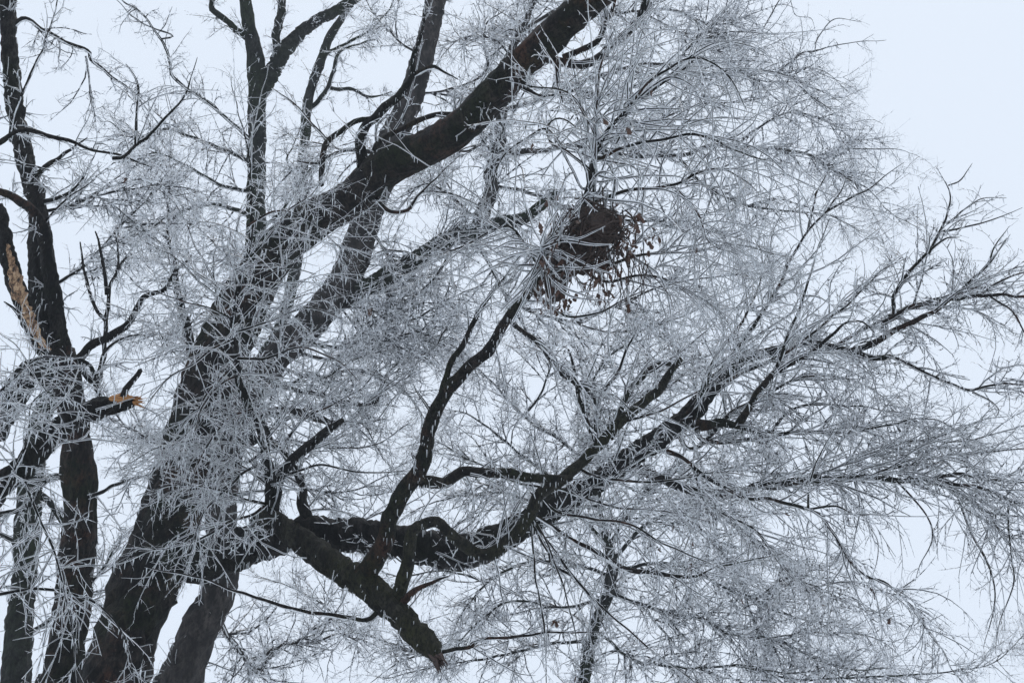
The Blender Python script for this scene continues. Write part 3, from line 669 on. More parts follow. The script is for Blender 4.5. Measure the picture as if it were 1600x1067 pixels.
B('G2', 'G', 'G1', [(182,640),(190,622),(196,606),(213,583)], [15,13,12,9], [None,-0.1], None)
B('G3', 'G', 'G1', [(40,720),(80,640),(60,590),(30,540),(0,520)], [6,3], [None,-0.2], 'hang')
B('G4', 'G', 'G1', [(-10,790),(40,690),(50,630),(90,600)], [7,3], [None,-0.3], 'hang')
B('G5', 'G', 'trunkG', [(-150,780),(-70,700),(0,640),(40,600),(90,590),(140,620)], [9,8,7,6,5,3], [None,0.0], 'hang')
B('G6', 'G', 'trunkG', [(-150,960),(-60,930),(0,925),(60,920),(110,930),(150,945),(190,985),(205,1040),(210,1080)], [9,8,7,6,6,5,5,4,3], [None,-0.2], 'hang')
B('G7', 'G', 'G1', [(30,730),(60,800),(90,870),(110,980),(125,1070)], [6,5,5,4,3], [None,-0.4], 'hang')
B('G8', 'G', 'trunkG', [(-140,700),(-60,640),(0,610),(60,560),(120,560)], [7,4], [None,-0.5], 'hang')

# --- F, K: pale trees behind, upper left
B('trunkF', 'F', None, [(196,1075),(213,980),(240,860),(275,740),(328,620),(376,510),(396,420),(400,330),(401,260),(402,200),(402,140),(399,90),(388,35),(383,0),(378,-60)], [46,44,42,40,38,35,32,30,29,29,31,29,21,19,16], [14.4,15.6,16.6], 'far3', 'trunk', ground=True)
B('Fa', 'F', 'trunkF', [(404,150),(415,132),(430,105),(449,74),(479,44),(513,24),(540,8),(580,-20)], [26,26,27,25,21,19,18,16], [None,0.6], 'far2', 'limb')
B('Fb', 'F', 'trunkF', [(392,62),(378,50),(354,30),(332,14),(334,-20)], [14,13,12,12,9], [None,-0.3], 'far2', 'limb')
B('Fc', 'F', 'Fa', [(432,104),(430,60),(437,25),(442,-20)], [14,15,14,12], [None,0.3], 'far2')
B('Fd', 'F', 'trunkF', [(400,250),(350,235),(300,215),(250,205),(210,215),(170,190)], [9,8,7,6,5,4], [None,0.5], 'far', 'limb')
B('Fe', 'F', 'trunkF', [(400,300),(350,290),(300,265),(240,240),(200,270)], [9,8,7,5,4], [None,-0.6], 'far', 'limb')
B('Ff', 'F', 'trunkF', [(400,340),(340,320),(290,330),(240,350),(200,400),(180,440)], [10,9,8,7,5,4], [None,0.2], 'far', 'limb')
B('Fg', 'F', 'trunkF', [(401,230),(350,180),(310,150),(270,120),(262,84),(243,51),(216,20),(189,0),(175,-20)], [8,7,7,7,7,6,6,5,4], [None,-0.8], 'far2', 'limb')
B('Fh', 'F', 'Fg', [(250,62),(268,56),(219,34),(182,0)], [4,3], [None,-0.2])
B('Fi', 'F', 'trunkF', [(400,360),(440,330),(460,290),(450,250),(470,200)], [8,7,6,5,4], [None,-0.3], 'far', 'limb')
B('Fj', 'B', 'trunkB', [(392,690),(345,650),(308,590),(290,520),(276,440),(263,380),(262,330),(250,290)], [18,17,16,15,15,13,10,6], [None,0.5], 'far', 'limb', 'bark_dark')
B('trunkK', 'K', None, [(202,1080),(218,1000),(246,900),(280,800),(318,700),(380,600),(434,520),(462,420),(470,340),(472,287),(477,210),(483,150),(500,100),(516,57),(545,10),(560,-40)], [28,27,26,25,24,22,20,18,17,17,16,16,15,14,13,11], [16.0,17,18.5], 'far3', 'trunk', ground=True)
B('Ka', 'K', 'trunkK', [(488,168),(516,135),(528,90),(545,75),(590,60)], [10,9,8,7,5], [None,0.2], 'far2', 'limb')
B('Kb', 'K', 'Ka', [(516,138),(550,140),(580,150),(610,145)], [8,7,6,4], [None,-0.3], 'far2')
B('Kc', 'K', 'trunkK', [(505,90),(560,60),(600,30),(620,-10)], [8,4], [None,0.5], 'far2', 'limb')

# --- M: tree behind the nest, up to the open sky
B('trunkM', 'B', 'Bl1', [(752,356),(754,338),(763,304),(767,270),(782,225),(783,179),(790,120),(815,50),(840,-20),(860,-80)], [25,25,24,22,20,19,17,15,13,10], [None,1.2], 'far', 'limb', 'bark_grey')
B('Ma', 'B', 'trunkM', [(782,240),(854,236),(911,229),(980,245),(1060,246),(1111,230),(1154,230),(1208,233),(1262,240),(1296,260),(1327,283),(1357,300),(1391,331),(1441,354)], [14,13,12,11,11,10,9,8,8,7,6,5,4,3], [None,0.6,-0.3], 'far', 'limb')
B('Mb', 'B', 'Ma', [(1270,243),(1300,238),(1323,233),(1397,233),(1425,240)], [4,4,4,3,2], [None,0.3], 'far2')
B('Mc', 'B', 'trunkM', [(785,175),(850,150),(930,120),(1010,100),(1100,115),(1181,108),(1219,115),(1262,105),(1296,118),(1323,145)], [12,11,10,9,8,7,6,5,4,3], [None,0.5], 'far', 'limb')
B('Md', 'B', 'Mc', [(1215,114),(1252,84),(1273,81),(1303,73),(1384,63)], [4,4,4,3,2], [None,-0.2], 'far3')
B('Me', 'B', 'Md', [(1273,81),(1279,57),(1306,30),(1347,35)], [3,2], [None,0.1], 'far3')
B('Mf', 'B', 'Mc', [(1190,110),(1229,118),(1269,152),(1310,179)], [5,3], [None,-0.4], 'far')
B('Mg', 'B', 'trunkM', [(815,50),(880,10),(960,20),(1040,15),(1110,40),(1160,30),(1190,50)], [10,9,8,8,7,5,4], [None,0.4], 'far', 'limb')
B('Mh', 'B', 'Mc', [(1050,108),(1090,60),(1130,20),(1160,-10)], [6,3], [None,0.4], 'far')
B('Mi', 'B', 'Ma', [(1150,230),(1190,195),(1240,175),(1290,190),(1340,220),(1380,215)], [6,3], [None,0.5], 'far')
B('Mj', 'B', 'Ma', [(1060,246),(1100,290),(1160,320),(1230,330),(1300,340),(1350,365)], [8,7,6,5,4,3], [None,-0.4], 'far')
B('Mk', 'B', 'Ma', [(1300,262),(1340,300),(1375,350),(1395,380)], [4,2], [None,0.2], 'far2')
B('Ml', 'B', 'Ma', [(980,245),(1030,190),(1090,165),(1150,160),(1200,150)], [7,4], [None,0.3], 'far')
B('Mm', 'B', 'trunkM', [(765,290),(830,300),(900,330),(980,345),(1070,350),(1140,370),(1200,390)], [10,9,9,8,7,6,4], [None,0.5], 'far', 'limb')
B('Mn', 'B', 'trunkM', [(754,350),(700,300),(660,290),(620,330)], [7,4], [None,0.3], 'far', 'limb')
B('Mo', 'B', 'trunkM', [(785,190),(740,230),(690,240),(650,280)], [7,4], [None,0.4], 'far', 'limb')
B('Mp', 'B', 'Bl1', [(700,385),(690,420),(640,470),(600,500),(580,540)], [8,4], [None,0.3], 'far', 'limb')
B('Mq', 'B', 'Bl1', [(745,370),(800,470),(880,500),(960,520),(1050,500),(1120,470)], [9,8,7,6,5,4], [None,0.6], 'far', 'limb')
B('Mr', 'B', 'Mq', [(900,503),(980,470),(1060,440),(1150,430),(1240,420)], [7,6,5,4,3], [None,0.2], 'far')
B('Ms', 'B', 'Mg', [(1225,-10),(1242,24),(1266,30),(1273,46)], [3,2], [None,0.1], 'far3')
B('Mt', 'B', 'trunkM', [(800,90),(770,60),(720,60),(690,90)], [6,3], [None,0.3], 'far', 'limb')
B('Mu', 'B', 'Mg', [(1000,18),(1060,50),(1120,80),(1180,75),(1230,60)], [6,3], [None,0.3], 'far')

# --- N: mossy tree below the nest
B('trunkN', 'N', None, [(905,1090),(925,1000),(945,936),(955,896),(952,852),(940,790),(928,700),(915,620),(900,540)], [22,20,20,20,17,11,9,7,5], [13.2,14.6], 'far', 'trunk', ground=True)
B('Na', 'N', 'trunkN', [(950,850),(900,800),(850,740),(790,690),(740,650),(700,640)], [11,10,9,8,6,4], [None,0.3], 'far', 'limb')
B('Nb', 'N', 'trunkN', [(935,745),(880,690),(820,650),(760,590),(720,560)], [9,8,7,6,4], [None,0.5], 'far', 'limb')
B('Nc', 'N', 'trunkN', [(952,900),(890,880),(820,880),(760,910),(720,960),(700,1010)], [9,8,7,6,5,4], [None,0.2], 'far', 'limb')
B('Nd', 'N', 'trunkN', [(945,935),(880,950),(800,940),(740,980),(690,1050)], [8,7,6,5,4], [None,-0.3], 'far', 'limb')
B('Ne', 'N', 'trunkN', [(955,880),(1000,830),(1050,800),(1110,800),(1180,840),(1240,900)], [10,9,8,7,6,5], [None,0.4], 'far+droopf', 'limb')
B('Nf', 'N', 'trunkN', [(950,920),(1000,945),(1060,960),(1104,967),(1134,987),(1195,997),(1235,1011),(1269,1026),(1310,1038),(1350,1046),(1387,1043)], [10,9,8,7,7,7,7,6,6,5,4], [None,-0.2,-0.8], 'far+droopf', 'limb')
B('Ng', 'N', 'trunkN', [(930,985),(990,1030),(1060,1044),(1144,1039),(1195,1044),(1249,1050),(1316,1046)], [8,7,6,6,5,5,4], [None,-0.5], 'far', 'limb')
B('Nh', 'N', 'trunkN', [(955,890),(1040,880),(1100,900),(1168,933),(1212,953),(1262,967),(1316,969)], [9,8,7,6,5,4,3], [None,-0.3], 'far+droopf', 'limb')
B('Ni', 'N', 'trunkN', [(952,850),(1010,770),(1080,740),(1160,730),(1230,720)], [9,8,7,6,5], [None,0.6], 'far+droopf', 'limb')
B('Nj', 'N', 'trunkN', [(930,710),(980,640),(1040,610),(1100,560),(1160,540)], [8,7,6,5,4], [None,0.5], 'far', 'limb')
B('Nk', 'N', 'trunkN', [(915,620),(950,560),(1010,530),(1080,520)], [6,4], [None,0.3], 'far', 'limb')
B('Nl', 'N', 'Ne', [(1060,800),(1120,850),(1160,920),(1190,1000),(1210,1070)], [6,5,5,4,3], [None,-0.3], 'far+droopf')
B('Nm', 'N', 'Nf', [(1000,945),(1050,1000),(1090,1060),(1100,1090)], [6,4], [None,0.2], 'far')
B('Nn', 'N', 'trunkN', [(940,790),(860,790),(780,770),(700,780),(640,800)], [8,7,6,5,4], [None,0.4], 'far', 'limb')
B('No', 'N', 'Ng', [(1150,1040),(1250,1062),(1340,1056),(1420,1052),(1500,1048),(1560,1030),(1600,990)], [5,5,5,5,4,4,3], [None,-0.4], 'far')
B('Np', 'N', 'trunkN', [(925,1000),(840,1010),(760,1030),(680,1040),(600,1060)], [8,7,6,5,4], [None,0.3], 'far', 'limb')
B('Nq', 'N', 'Nc', [(760,910),(700,890),(640,900),(580,930)], [5,3], [None,0.3], 'far')
B('Nr', 'N', 'Nf', [(1195,997),(1260,990),(1330,990),(1390,1010),(1430,1060)], [4,3], [None,0.1], 'far')
B('Ns', 'N', 'Nh', [(1180,937),(1230,900),(1280,890),(1330,905)], [4,3], [None,0.3], 'far')
B('Nt', 'N', 'Np', [(700,1038),(600,1000),(520,985),(450,1010),(390,1050)], [6,5,4,4,3], [None,0.8], 'far')
B('Nu', 'N', 'Nt', [(560,992),(500,940),(440,910),(400,900)], [4,3], [None,0.4], 'far')
B('Nv', 'N', 'Na', [(850,740),(800,740),(740,720),(680,690),(620,700)], [6,5,4,4,3], [None,0.3], 'far')
B('Nw', 'N', 'Nb', [(820,650),(850,600),(860,550),(830,510)], [6,5,4,3], [None,0.3], 'far')
# ------------------------------------------------------------------ twigs
# preset: two-layer ice?, L1 (per metre, len, angle, K, curl, grav, radius), L2 (per twig ...), L3
PRE = {
 'far': (0, (26, (0.22, 0.95), (50, 18), 6, 0.30, 0.02, (0.0052, 0.0110)), (8, (0.09, 0.34), (52, 20), 4, 0.40, 0.02, (0.0048, 0.0068)), (3.2, (0.04, 0.14), (55, 18), 2, 0.2, 0.0, (0.0040, 0.0054))),
 'far2': (0, (14, (0.16, 0.55), (48, 18), 6, 0.28, 0.02, (0.0046, 0.0075)), (6, (0.07, 0.24), (52, 20), 4, 0.38, 0.02, (0.0038, 0.0054)), (2.6, (0.04, 0.11), (55, 18), 2, 0.2, 0.0, (0.0034, 0.0044))),
 'far3':   (0, (12, (0.08, 0.30), (45, 18), 5, 0.24, 0.03, (0.0036, 0.0050)), (4, (0.04, 0.13), (52, 20), 4, 0.28, 0.02, (0.0030, 0.0040)), None),
 'droopf': (0, (12, (0.35, 1.2), (40, 16), 8, 0.16, 0.15, (0.0048, 0.0090)), (7, (0.10, 0.40), (38, 14), 5, 0.26, 0.08, (0.0040, 0.0056)), (2.5, (0.04, 0.13), (50, 18), 2, 0.2, 0.0, (0.0034, 0.0044))),
 'mid': (1, (19, (0.20, 0.90), (42, 17), 8, 0.20, 0.02, (0.0055, 0.0120)), (6, (0.07, 0.32), (46, 18), 5, 0.32, 0.03, (0.0044, 0.0062)), (2.6, (0.03, 0.11), (55, 18), 2, 0.2, 0.0, (0.0036, 0.0048))),
 'mid1': (1, (9, (0.10, 0.42), (45, 17), 6, 0.24, 0.02, (0.0044, 0.0066)), (3.5, (0.04, 0.15), (48, 18), 4, 0.32, 0.02, (0.0036, 0.0050)), None),
 'droop': (1, (11, (0.35, 1.1), (40, 16), 9, 0.14, 0.13, (0.0048, 0.0085)), (6, (0.10, 0.40), (36, 14), 5, 0.24, 0.08, (0.0040, 0.0056)), (2.0, (0.03, 0.12), (50, 18), 2, 0.2, 0.0, (0.0034, 0.0044))),
 'fall':   (1, (7, (0.15, 0.50), (38, 14), 7, 0.15, 0.10, (0.0036, 0.0052)), (3.5, (0.06, 0.22), (40, 16), 5, 0.2, 0.06, (0.0028, 0.0040)), (1.2, (0.03, 0.10), (50, 18), 2, 0.2, 0.0, (0.0026, 0.0034))),
 'near': (2, (15, (0.25, 0.95), (48, 18), 8, 0.19, 0.02, (0.0070, 0.0110)), (6, (0.07, 0.34), (45, 18), 5, 0.32, 0.04, (0.0058, 0.0080)), (2, (0.03, 0.11), (55, 18), 2, 0.2, 0.02, (0.0046, 0.0058))),
 'near1': (2, (10, (0.12, 0.60), (48, 18), 8, 0.20, 0.02, (0.0064, 0.0095)), (4.3, (0.05, 0.25), (45, 18), 5, 0.30, 0.04, (0.0052, 0.0070)), (1.4, (0.03, 0.10), (55, 18), 2, 0.2, 0.02, (0.0042, 0.0054))),
 'hang': (2, (15, (0.20, 0.75), (50, 18), 8, 0.18, 0.07, (0.0068, 0.0100)), (5, (0.07, 0.30), (45, 18), 5, 0.30, 0.06, (0.0054, 0.0074)), (1.6, (0.03, 0.10), (55, 18), 2, 0.2, 0.04, (0.0044, 0.0056))),
 'burst': (2, (22, (0.30, 1.30), (50, 24), 11, 0.14, 0.095, (0.0085, 0.0140)), (4.2, (0.08, 0.50), (42, 18), 7, 0.18, 0.05, (0.0066, 0.0095)), (1.2, (0.03, 0.12), (55, 18), 2, 0.2, 0.02, (0.0046, 0.0060))),
 'burst2': (2, (80, (0.30, 0.80), (75, 25), 11, 0.13, 0.08, (0.0095, 0.0140)), (2.5, (0.08, 0.30), (40, 18), 6, 0.18, 0.06, (0.0064, 0.0086)), None),
 'icy':    (2, (4, (0.08, 0.40), (45, 20), 8, 0.12, 0.06, (0.0060, 0.0085)), (2, (0.05, 0.20), (45, 18), 5, 0.16, 0.05, (0.0048, 0.0064)), None),
 'sprout': (2, (8, (0.12, 0.55), (60, 20), 7, 0.20, 0.01, (0.0062, 0.0088)), (5, (0.05, 0.24), (45, 18), 5, 0.28, 0.03, (0.0050, 0.0068)), None),
 'sprout2':(2, (4, (0.12, 0.50), (60, 20), 8, 0.18, 0.0, (0.0055, 0.0080)), (3, (0.05, 0.22), (45, 18), 5, 0.2, 0.03, (0.0042, 0.0058)), None),
 'sprout3':(2, (6, (0.10, 0.40), (55, 20), 7, 0.18, 0.02, (0.0050, 0.0070)), (2.5, (0.05, 0.18), (45, 18), 5, 0.2, 0.03, (0.0042, 0.0054)), None),
}
def icicles(P, R, per, lr, wr=0.28):
    """thin drips hanging from polylines"""
    M, K, _ = P.shape
    seg = np.linalg.norm(np.diff(P, axis=1), axis=2).sum(1)
    cnt = np.floor(seg * per + rng.random(M)).astype(int)
    pi = np.repeat(np.arange(M), cnt); N = len(pi)
    if not N: return np.zeros((0, 3)), np.zeros((0, 4), int)
    x = rng.random(N) * (K - 1); i = np.minimum(x.astype(int), K - 2); f = (x - i)[:, None]
    p = P[pi, i] * (1 - f) + P[pi, i + 1] * f; r = R[pi, i] * (1 - f[:, 0]) + R[pi, i + 1] * f[:, 0]
    L = lr[0] + (lr[1] - lr[0]) * rng.random(N) ** 2
    q = np.stack([p - np.array((0, 0, 1)) * (r * 0.6)[:, None], p - np.array((0, 0, 1)) * (r + L * 0.5)[:, None], p - np.array((0, 0, 1)) * (r + L)[:, None]], 1)
    rr = np.minimum(0.0036, 0.0014 + L * 0.05)
    return tubes(q, np.stack([rr, rr * 0.7, rr * 0.25], 1), 3)

def two_layer(pool, P, R, k=0.50):
    """dark twig with white tubes for the bright rims of its ice"""
    one = len(P) == 1
    V, F = tubes(P, R * k, 5 if one else 3); pool.add(V, F, 'twig_bark')
    V, F = rim_tubes(P, R * k, R * 0.60, R * 0.40, 5 if one else 3); pool.add(V, F, 'ice_rim_white')

tri = 0; TIPS = {}
for tk in TREES:
    pool = Pool(); icep = Pool(); singles = []
    for (t_, pr), ids in TW.items():
        if t_ != tk: continue
        mode, l1, l2, l3 = PRE[pr]
        Ps, Rs, Ln = [], [], []
        for i in ids:
            X, r, L = resample(PARTS[i]['X'], PARTS[i]['r'], 28)
            if X[0, 2] < 0.5:                         # bare stem near the ground
                k = np.argmax(X[:, 2] > 3.2); X, r, L = resample(X[k:], r[k:], 28)
            Ps.append(X); Rs.append(r); Ln.append(L)
        P0, R0, Ln = np.stack(Ps), np.stack(Rs), np.array(Ln)
        t0 = 0.5 if pr == 'burst2' else 0.3 if pr == 'burst' else 0.1
        P1, R1 = grow(P0, R0, l1[0] * Ln, (t0, 1.0), l1[1], l1[2], l1[3], l1[4], l1[5], l1[6])
        P2, R2 = grow(P1, R1, np.full(len(P1), float(l2[0])), (0.12, 1.0), l2[1], l2[2], l2[3], l2[4], l2[5], l2[6])
        TIPS.setdefault(tk, []).append(P1[:, -2]); lv = [(P1, R1), (P2, R2)]
        if l3:
            lv.append(grow(P2, R2, np.full(len(P2), float(l3[0])), (0.15, 1.0), l3[1], l3[2], l3[3], l3[4], l3[5], l3[6]))
        if mode == 0:
            for q, (P, R) in enumerate(lv):
                V, F = tubes(P, R, 3); pool.add(V, F, 'frost_stem' if q == 0 else 'frost_far')
        elif mode == 1:
            for q, (P, R) in enumerate(lv):
                if q == 0: two_layer(pool, P, R, 0.5)
                else:
                    V, F = tubes(P, R, 3); pool.add(V, F, 'frost_mid')
            V, F = icicles(lv[0][0], lv[0][1], 6, (0.006, 0.03)); icep.add(V, F, 'ice_drip')
        else:
            # the big shoots are parts of their own
            n1 = min(len(P1), 60)
            for j in range(n1): singles.append((P1[j:j + 1], R1[j:j + 1]))
            if len(P1) > n1: two_layer(pool, P1[n1:], R1[n1:])
            two_layer(pool, P2, R2)
            if l3:
                V, F = tubes(*lv[2], 3); pool.add(V, F, 'frost_mid')
            for P, R in lv[:2]:
                V, F = icicles(P, R, 9, (0.008, 0.045)); icep.add(V, F, 'ice_drip')
    for P, R in singles[:280]:
        q = Pool(); two_layer(q, P, R)
        link('twig', q.mesh('twig'), TREES[tk]['e'])
    for P, R in singles[280:]: two_layer(pool, P, R)
    for i, p in PARTS.items():                        # drips along the undersides of the wood
        if p['tree'] == tk and tk in 'ADGB':
            X, r, L = resample(p['X'], p['r'], 60)
            if X[0, 2] < 0.5: continue
            V, F = icicles(X[None], r[None], 26, (0.008, 0.05)); icep.add(V, F, 'ice_drip')
            if r.mean() > 0.02:                       # drips from the bark flakes on the flanks
                n_ = int(L * (40 if tk == 'A' else 18)); k_ = rng.integers(1, 59, n_)
                T_ = unit(X[k_ + 1] - X[k_ - 1]); dv = rng.standard_normal((n_, 3)) - np.array((0, 0, 1.0))
                dv = unit(dv - (dv * T_).sum(-1, keepdims=True) * T_)
                b0 = X[k_] + dv * (r[k_] * 1.0)[:, None]; Lh = 0.010 + 0.032 * rng.random(n_) ** 2
                dn = np.array((0, 0, -1.0)) + dv * 0.12
                q3 = np.stack([b0 - dv * 0.004, b0 + dn * (Lh * 0.5)[:, None], b0 + dn * Lh[:, None]], 1)
                V, F = tubes(q3, np.full((n_, 1), 1.0) * np.array([[0.0022, 0.0014, 0.0006]]), 3); icep.add(V, F, 'ice_drip')
    if pool.V:
        o = link('twigs', pool.mesh('twigs'), TREES[tk]['e'], kind='stuff'); tri += len(o.data.polygons) * 2
    if icep.V:
        o = link('icicles', icep.mesh('icicles'), TREES[tk]['e'], kind='stuff'); tri += len(o.data.polygons) * 2
# ------------------------------------------------------------------ withered leaves
def leaf_mesh(name, L, W, mat, curl):
    n = 6; V = []; F = []
    for i in range(n):
        t = i / (n - 1)
        wd = W * math.sin(math.pi * min(0.97, t * 0.85 + 0.1)) ** 0.8 * (1 + 0.45 * math.sin(9 * t + curl * 7))
        z = -L * t; y = curl * L * t * t
        for s, e in ((-1, 0.35), (0, 0.0), (1, 0.3)):
            V.append((s * wd, y + e * wd * (1 + curl), z + 0.1 * wd * math.sin(5 * t + s)))
    for i in range(n - 1):
        for s in range(2):
            k = i * 3 + s; F.append((k, k + 1, k + 4, k + 3))
    me = mesh_from(name, np.array(V), np.array(F), [mat])
    return me
LEAVES = [leaf_mesh('leaf', 0.040 + 0.012 * k, 0.011 + 0.003 * (k % 2), 'dead_leaf', 0.7 - 0.6 * k) for k in range(3)]
def leaf(p, parent, s=1.0):
    o = link('leaf', random.choice(LEAVES), parent)
    o.location = Vector(p); o.rotation_euler = (random.uniform(-0.5, 0.5), random.uniform(-0.5, 0.5), random.uniform(0, 6.28))
    k = s * random.uniform(0.7, 1.2); o.scale = (k, k, k)
    return o
LEAF_AT = [('A', (735,400,9)), ('A', (565,480,9)), ('A', (610,290,10.2)), ('A', (1150,650,9.5)), ('A', (1236,850,9.6)), ('A', (1205,825,9.4)), ('A', (1168,982,9.3)),
  ('A', (1362,890,9.6)), ('A', (1405,968,9.5)), ('A', (1417,966,9.5)), ('A', (1082,884,9.2)), ('A', (1080,890,9.2)), ('A', (828,968,8.7)), ('A', (856,966,8.7)), ('A', (866,968,8.7)),
  ('A', (880,935,8.7)), ('A', (880,955,8.7)), ('A', (1003,843,8.8)), ('A', (1045,795,8.8)), ('A', (937,847,8.8)), ('A', (975,815,8.8)), ('A', (938,1058,8.7)), ('A', (1060,918,8.9)),
  ('A', (1020,390,8.0)), ('A', (1008,500,8.1)), ('A', (1026,408,8.0)), ('A', (945,155,7.9)), ('A', (1030,140,7.9)), ('A', (834,258,7.9)), ('A', (850,302,7.9)), ('A', (985,223,7.9)),
  ('D', (240,232,10)), ('D', (238,245,10)), ('D', (290,175,10)), ('A', (300,700,9)), ('A', (500,565,9.3)), ('A', (755,725,8.6)), ('A', (1370,640,10)), ('A', (1374,850,9.9)), ('A', (1268,950,9.7)), ('A', (1206,950,9.7)), ('A', (1340,935,9.7))]
for tk, (u, v, d) in LEAF_AT:                        # each hangs from the twig tip next to its place
    tips = np.concatenate(TIPS[tk]); p = tips[np.argmin(((tips - at(u, v, d)) ** 2).sum(1))]
    leaf(p, TREES[tk]['e'], 0.75)

# ------------------------------------------------------------------ the nest
ND = float(PARTS['N0']['dep'][6]) - 0.11
nc = at(925, 372, ND); px = KPX * ND
nest = bpy.data.objects.new('nest', None); COL.objects.link(nest)
nest['label'] = 'shaggy brown nest of sticks and dead leaves caught in the icy shoots'; nest['category'] = 'nest'
RX, RZ = 62 * px, 52 * px
def lump(name, c, rx, rz, mat, seed, parent, n=22):
    V = []; F = []
    for i in range(n + 1):
        for j in range(n):
            th = math.pi * i / n; ph = 2 * math.pi * j / n
            d = Vector((math.sin(th) * math.cos(ph), math.sin(th) * math.sin(ph), math.cos(th)))
            k = 1 + 0.30 * noise.noise(d * 1.7 + Vector((seed, 0, 0))) + 0.22 * noise.noise(d * 5 + Vector((0, seed, 0)))
            V.append((c[0] + d.x * rx * k, c[1] + d.y * rx * k, c[2] + d.z * rz * k))
    for i in range(n):
        for j in range(n):
            F.append((i * n + j, i * n + (j + 1) % n, (i + 1) * n + (j + 1) % n, (i + 1) * n + j))
    return link(name, mesh_from(name, np.array(V), np.array(F)[:, ::-1], [mat], None, False), parent)
lump('bowl', at(928, 358, ND), RX * 0.60, RZ * 0.55, 'nest_stick', 3.1, nest)
lump('lining', at(898, 398, ND), 30 * px, 36 * px, 'nest_stick', 9.4, nest, 14)
lump('lining', at(868, 440, ND - 0.02), 17 * px, 38 * px, 'nest_stick', 5.4, nest, 14)
# sticks woven round the bowl, each a part
ns = 240
for k in range(ns):
    d = unit(rng.standard_normal(3)); tg = unit(np.cross(d, rng.standard_normal(3)) + np.array((0, 0, 0.05)))
    L = rng.uniform(0.07, 0.26)
    tg = unit(tg + rng.standard_normal(3) * 0.5 + np.array((0.35, 0, 0)))
    c = at(928, 362, ND) + d * np.array((RX * 0.95, RX * 0.8, RZ * 0.85)) * rng.uniform(0.45, 1.1) - np.array((0.25, 0, 0.35)) * RX * max(0, -d[2])
    P = np.stack([c + tg * L * t + d * (0.02 * (1 - (2 * t) ** 2) - 0.02) + rng.standard_normal(3) * 0.004 for t in np.linspace(-0.5, 0.5, 6)])
    r = rng.uniform(0.002, 0.0045)
    V, F = tubes(P[None], np.full((1, 6), r), 5)
    link('stick', mesh_from('stick', V, F, ['nest_stick'], None), nest)
# straggling stalks hanging below
for k in range(46):
    u0 = rng.choice([rng.normal(868, 22), rng.normal(940, 14), rng.normal(985, 18)]); 
    p = at(u0, rng.uniform(385, 420), ND + rng.normal(0, 0.06)); L = rng.uniform(0.12, 0.36)
    q = [p]
    dd = unit(np.array((rng.normal(0, 0.25), rng.normal(0, 0.2), -1)))
    for j in range(7):
        dd = unit(dd + rng.standard_normal(3) * 0.12 + np.array((0, 0, -0.1))); q.append(q[-1] + dd * L / 7)
    V, F = tubes(np.array(q)[None], np.linspace(0.003, 0.0014, 8)[None], 4)
    link('stalk', mesh_from('stalk', V, F, ['nest_stick'], None), nest)
for k in range(290):
    b_ = rng.random()
    if b_ < 0.35: u, v = rng.normal(866, 17), rng.uniform(395, 488)
    elif b_ < 0.55: u, v = rng.normal(940, 14), rng.uniform(400, 470)
    elif b_ < 0.75: u, v = rng.normal(985, 16), rng.uniform(330, 400)
    else: u, v = rng.normal(915, 38), rng.normal(372, 28)
    leaf(at(u, v, ND + rng.normal(-0.05, 0.05)), nest, 0.75)

# ------------------------------------------------------------------ broken and stripped wood
def splinters(part, name, mat, n, L0, L1, spread, frac=0.9):
    """shards of torn wood standing out of a branch end"""
    p = PARTS[part]; X, r = p['X'], p['r']
    T = unit(X[-1] - X[-4]); c = X[-1] - T * r[-1] * 0.2; R = r[-1] * frac
    pool = Pool()
    a = unit(np.cross(T, (0.2, 0.3, 0.9))); b = np.cross(T, a)
    for k in range(n):
        ph = rng.uniform(0, 6.28); rr = R * math.sqrt(rng.random()) * 0.92
        o_ = c + (a * math.cos(ph) + b * math.sin(ph)) * rr
        d = unit(T + rng.standard_normal(3) * spread); L = rng.uniform(L0, L1)
        w0 = R * rng.uniform(0.16, 0.34)
        P = np.stack([o_ - T * R * 0.6, o_ + d * L * 0.45, o_ + d * L])
        V, F = tubes(P[None], np.array([[w0, w0 * 0.8, w0 * 0.12]]), 5)
        pool.add(V, F, mat)
    return link(name, pool.mesh(name), p['o'])
splinters('G1', 'broken_end', 'split_wood', 16, 0.012, 0.05, 0.25, 1.7)
splinters('log', 'broken_end', 'torn_wood', 26, 0.02, 0.085, 0.22, 0.95)

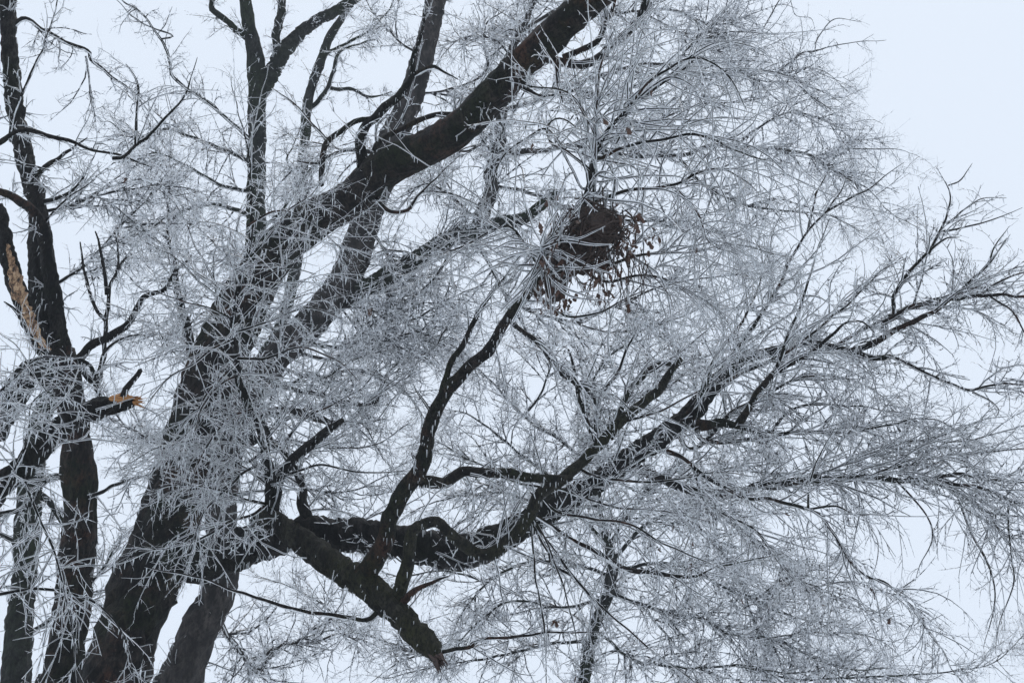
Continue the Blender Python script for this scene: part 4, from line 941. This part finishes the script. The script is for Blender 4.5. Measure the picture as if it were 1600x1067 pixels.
def strip_patch(part, t0, t1, half, mat, name, turn=0.0):
    """bark torn away: bare wood standing a little proud on the side towards the viewer's path"""
    M_ = 60 if t1 - t0 > 0.3 else 240
    p = PARTS[part]; X, r, _ = resample(p['X'], p['r'], M_)
    k0, k1 = int(t0 * (M_ - 1)), int(t1 * (M_ - 1)); n = k1 - k0; S = 11
    V = []; F = []
    for i in range(n):
        k = k0 + i; T = unit(X[min(k + 1, M_ - 1)] - X[max(k - 1, 0)])
        v = unit(C0 - X[k]); v = unit(v - (v @ T) * T); s_ = np.cross(T, v)
        e = math.sin(math.pi * (i + 0.15) / (n - 0.7)) ** 0.5
        hw = half * e * (1 + 0.5 * nz(X[k], 14, 3.3) + 0.5 * nz(X[k], 60, 6.1))
        off = 0.5 * nz(X[k], 5, 8.8) + 0.35 * nz(X[k], 45, 4.4)
        for j in range(S):
            q = (j / (S - 1) * 2 - 1)
            an = q * hw + off + turn
            lift = 1.17 + 0.03 * nz(X[k] + s_ * an * 0.1, 30, 2.0) - (0.3 if j in (0, S - 1) else 0)
            V.append(X[k] + (v * math.cos(an) + s_ * math.sin(an)) * r[k] * lift)
    for i in range(n - 1):
        for j in range(S - 1):
            a = i * S + j; F.append((a, a + 1, a + S + 1, a + S))
    me = mesh_from(name, np.array(V), np.array(F), [mat])
    return link(name, me, p['o'], label='strip of bare orange wood where the bark is torn off')
strip_patch('D2', 0.12, 0.80, 0.75, 'stripped_wood', 'bare_wood')
strip_patch('G1', 0.925, 1.0, 0.8, 'split_wood', 'torn_face', -0.7)['label'] = 'bright orange torn wood at the bough end'
# ------------------------------------------------------------------ each tree's origin at its foot
from mathutils import Matrix
for k, T in TREES.items():
    tr = [c for c in T['e'].children if c.name.split('.')[0] == 'trunk'][0]
    co = tr.data.vertices[0].co
    loc = Vector((co.x, co.y, 0.0))
    T['e'].location = loc
    for c in T['e'].children: c.matrix_parent_inverse = Matrix.Translation(-loc)

# ------------------------------------------------------------------ winter haze
HX0, HX1, HY0, HY1, HZ0, HZ1 = -30, 30, -14, 34, -1.2, 20
hv = [(x, y, z) for x in (HX0, HX1) for y in (HY0, HY1) for z in (HZ0, HZ1)]
hf = [(0, 1, 3, 2), (4, 6, 7, 5), (0, 4, 5, 1), (2, 3, 7, 6), (0, 2, 6, 4), (1, 5, 7, 3)]
hm = bpy.data.meshes.new('haze'); hm.from_pydata(hv, [], hf)
m = bpy.data.materials.new('haze_air'); m.use_nodes = True
nt = m.node_tree; nt.nodes.clear()
pv = nt.nodes.new('ShaderNodeVolumePrincipled'); pv.inputs['Color'].default_value = (0.86, 0.92, 1.0, 1)
pv.inputs['Density'].default_value = 0.0015
ou = nt.nodes.new('ShaderNodeOutputMaterial'); nt.links.new(pv.outputs[0], ou.inputs['Volume'])
hm.materials.append(m)
link('haze', hm, kind='stuff')
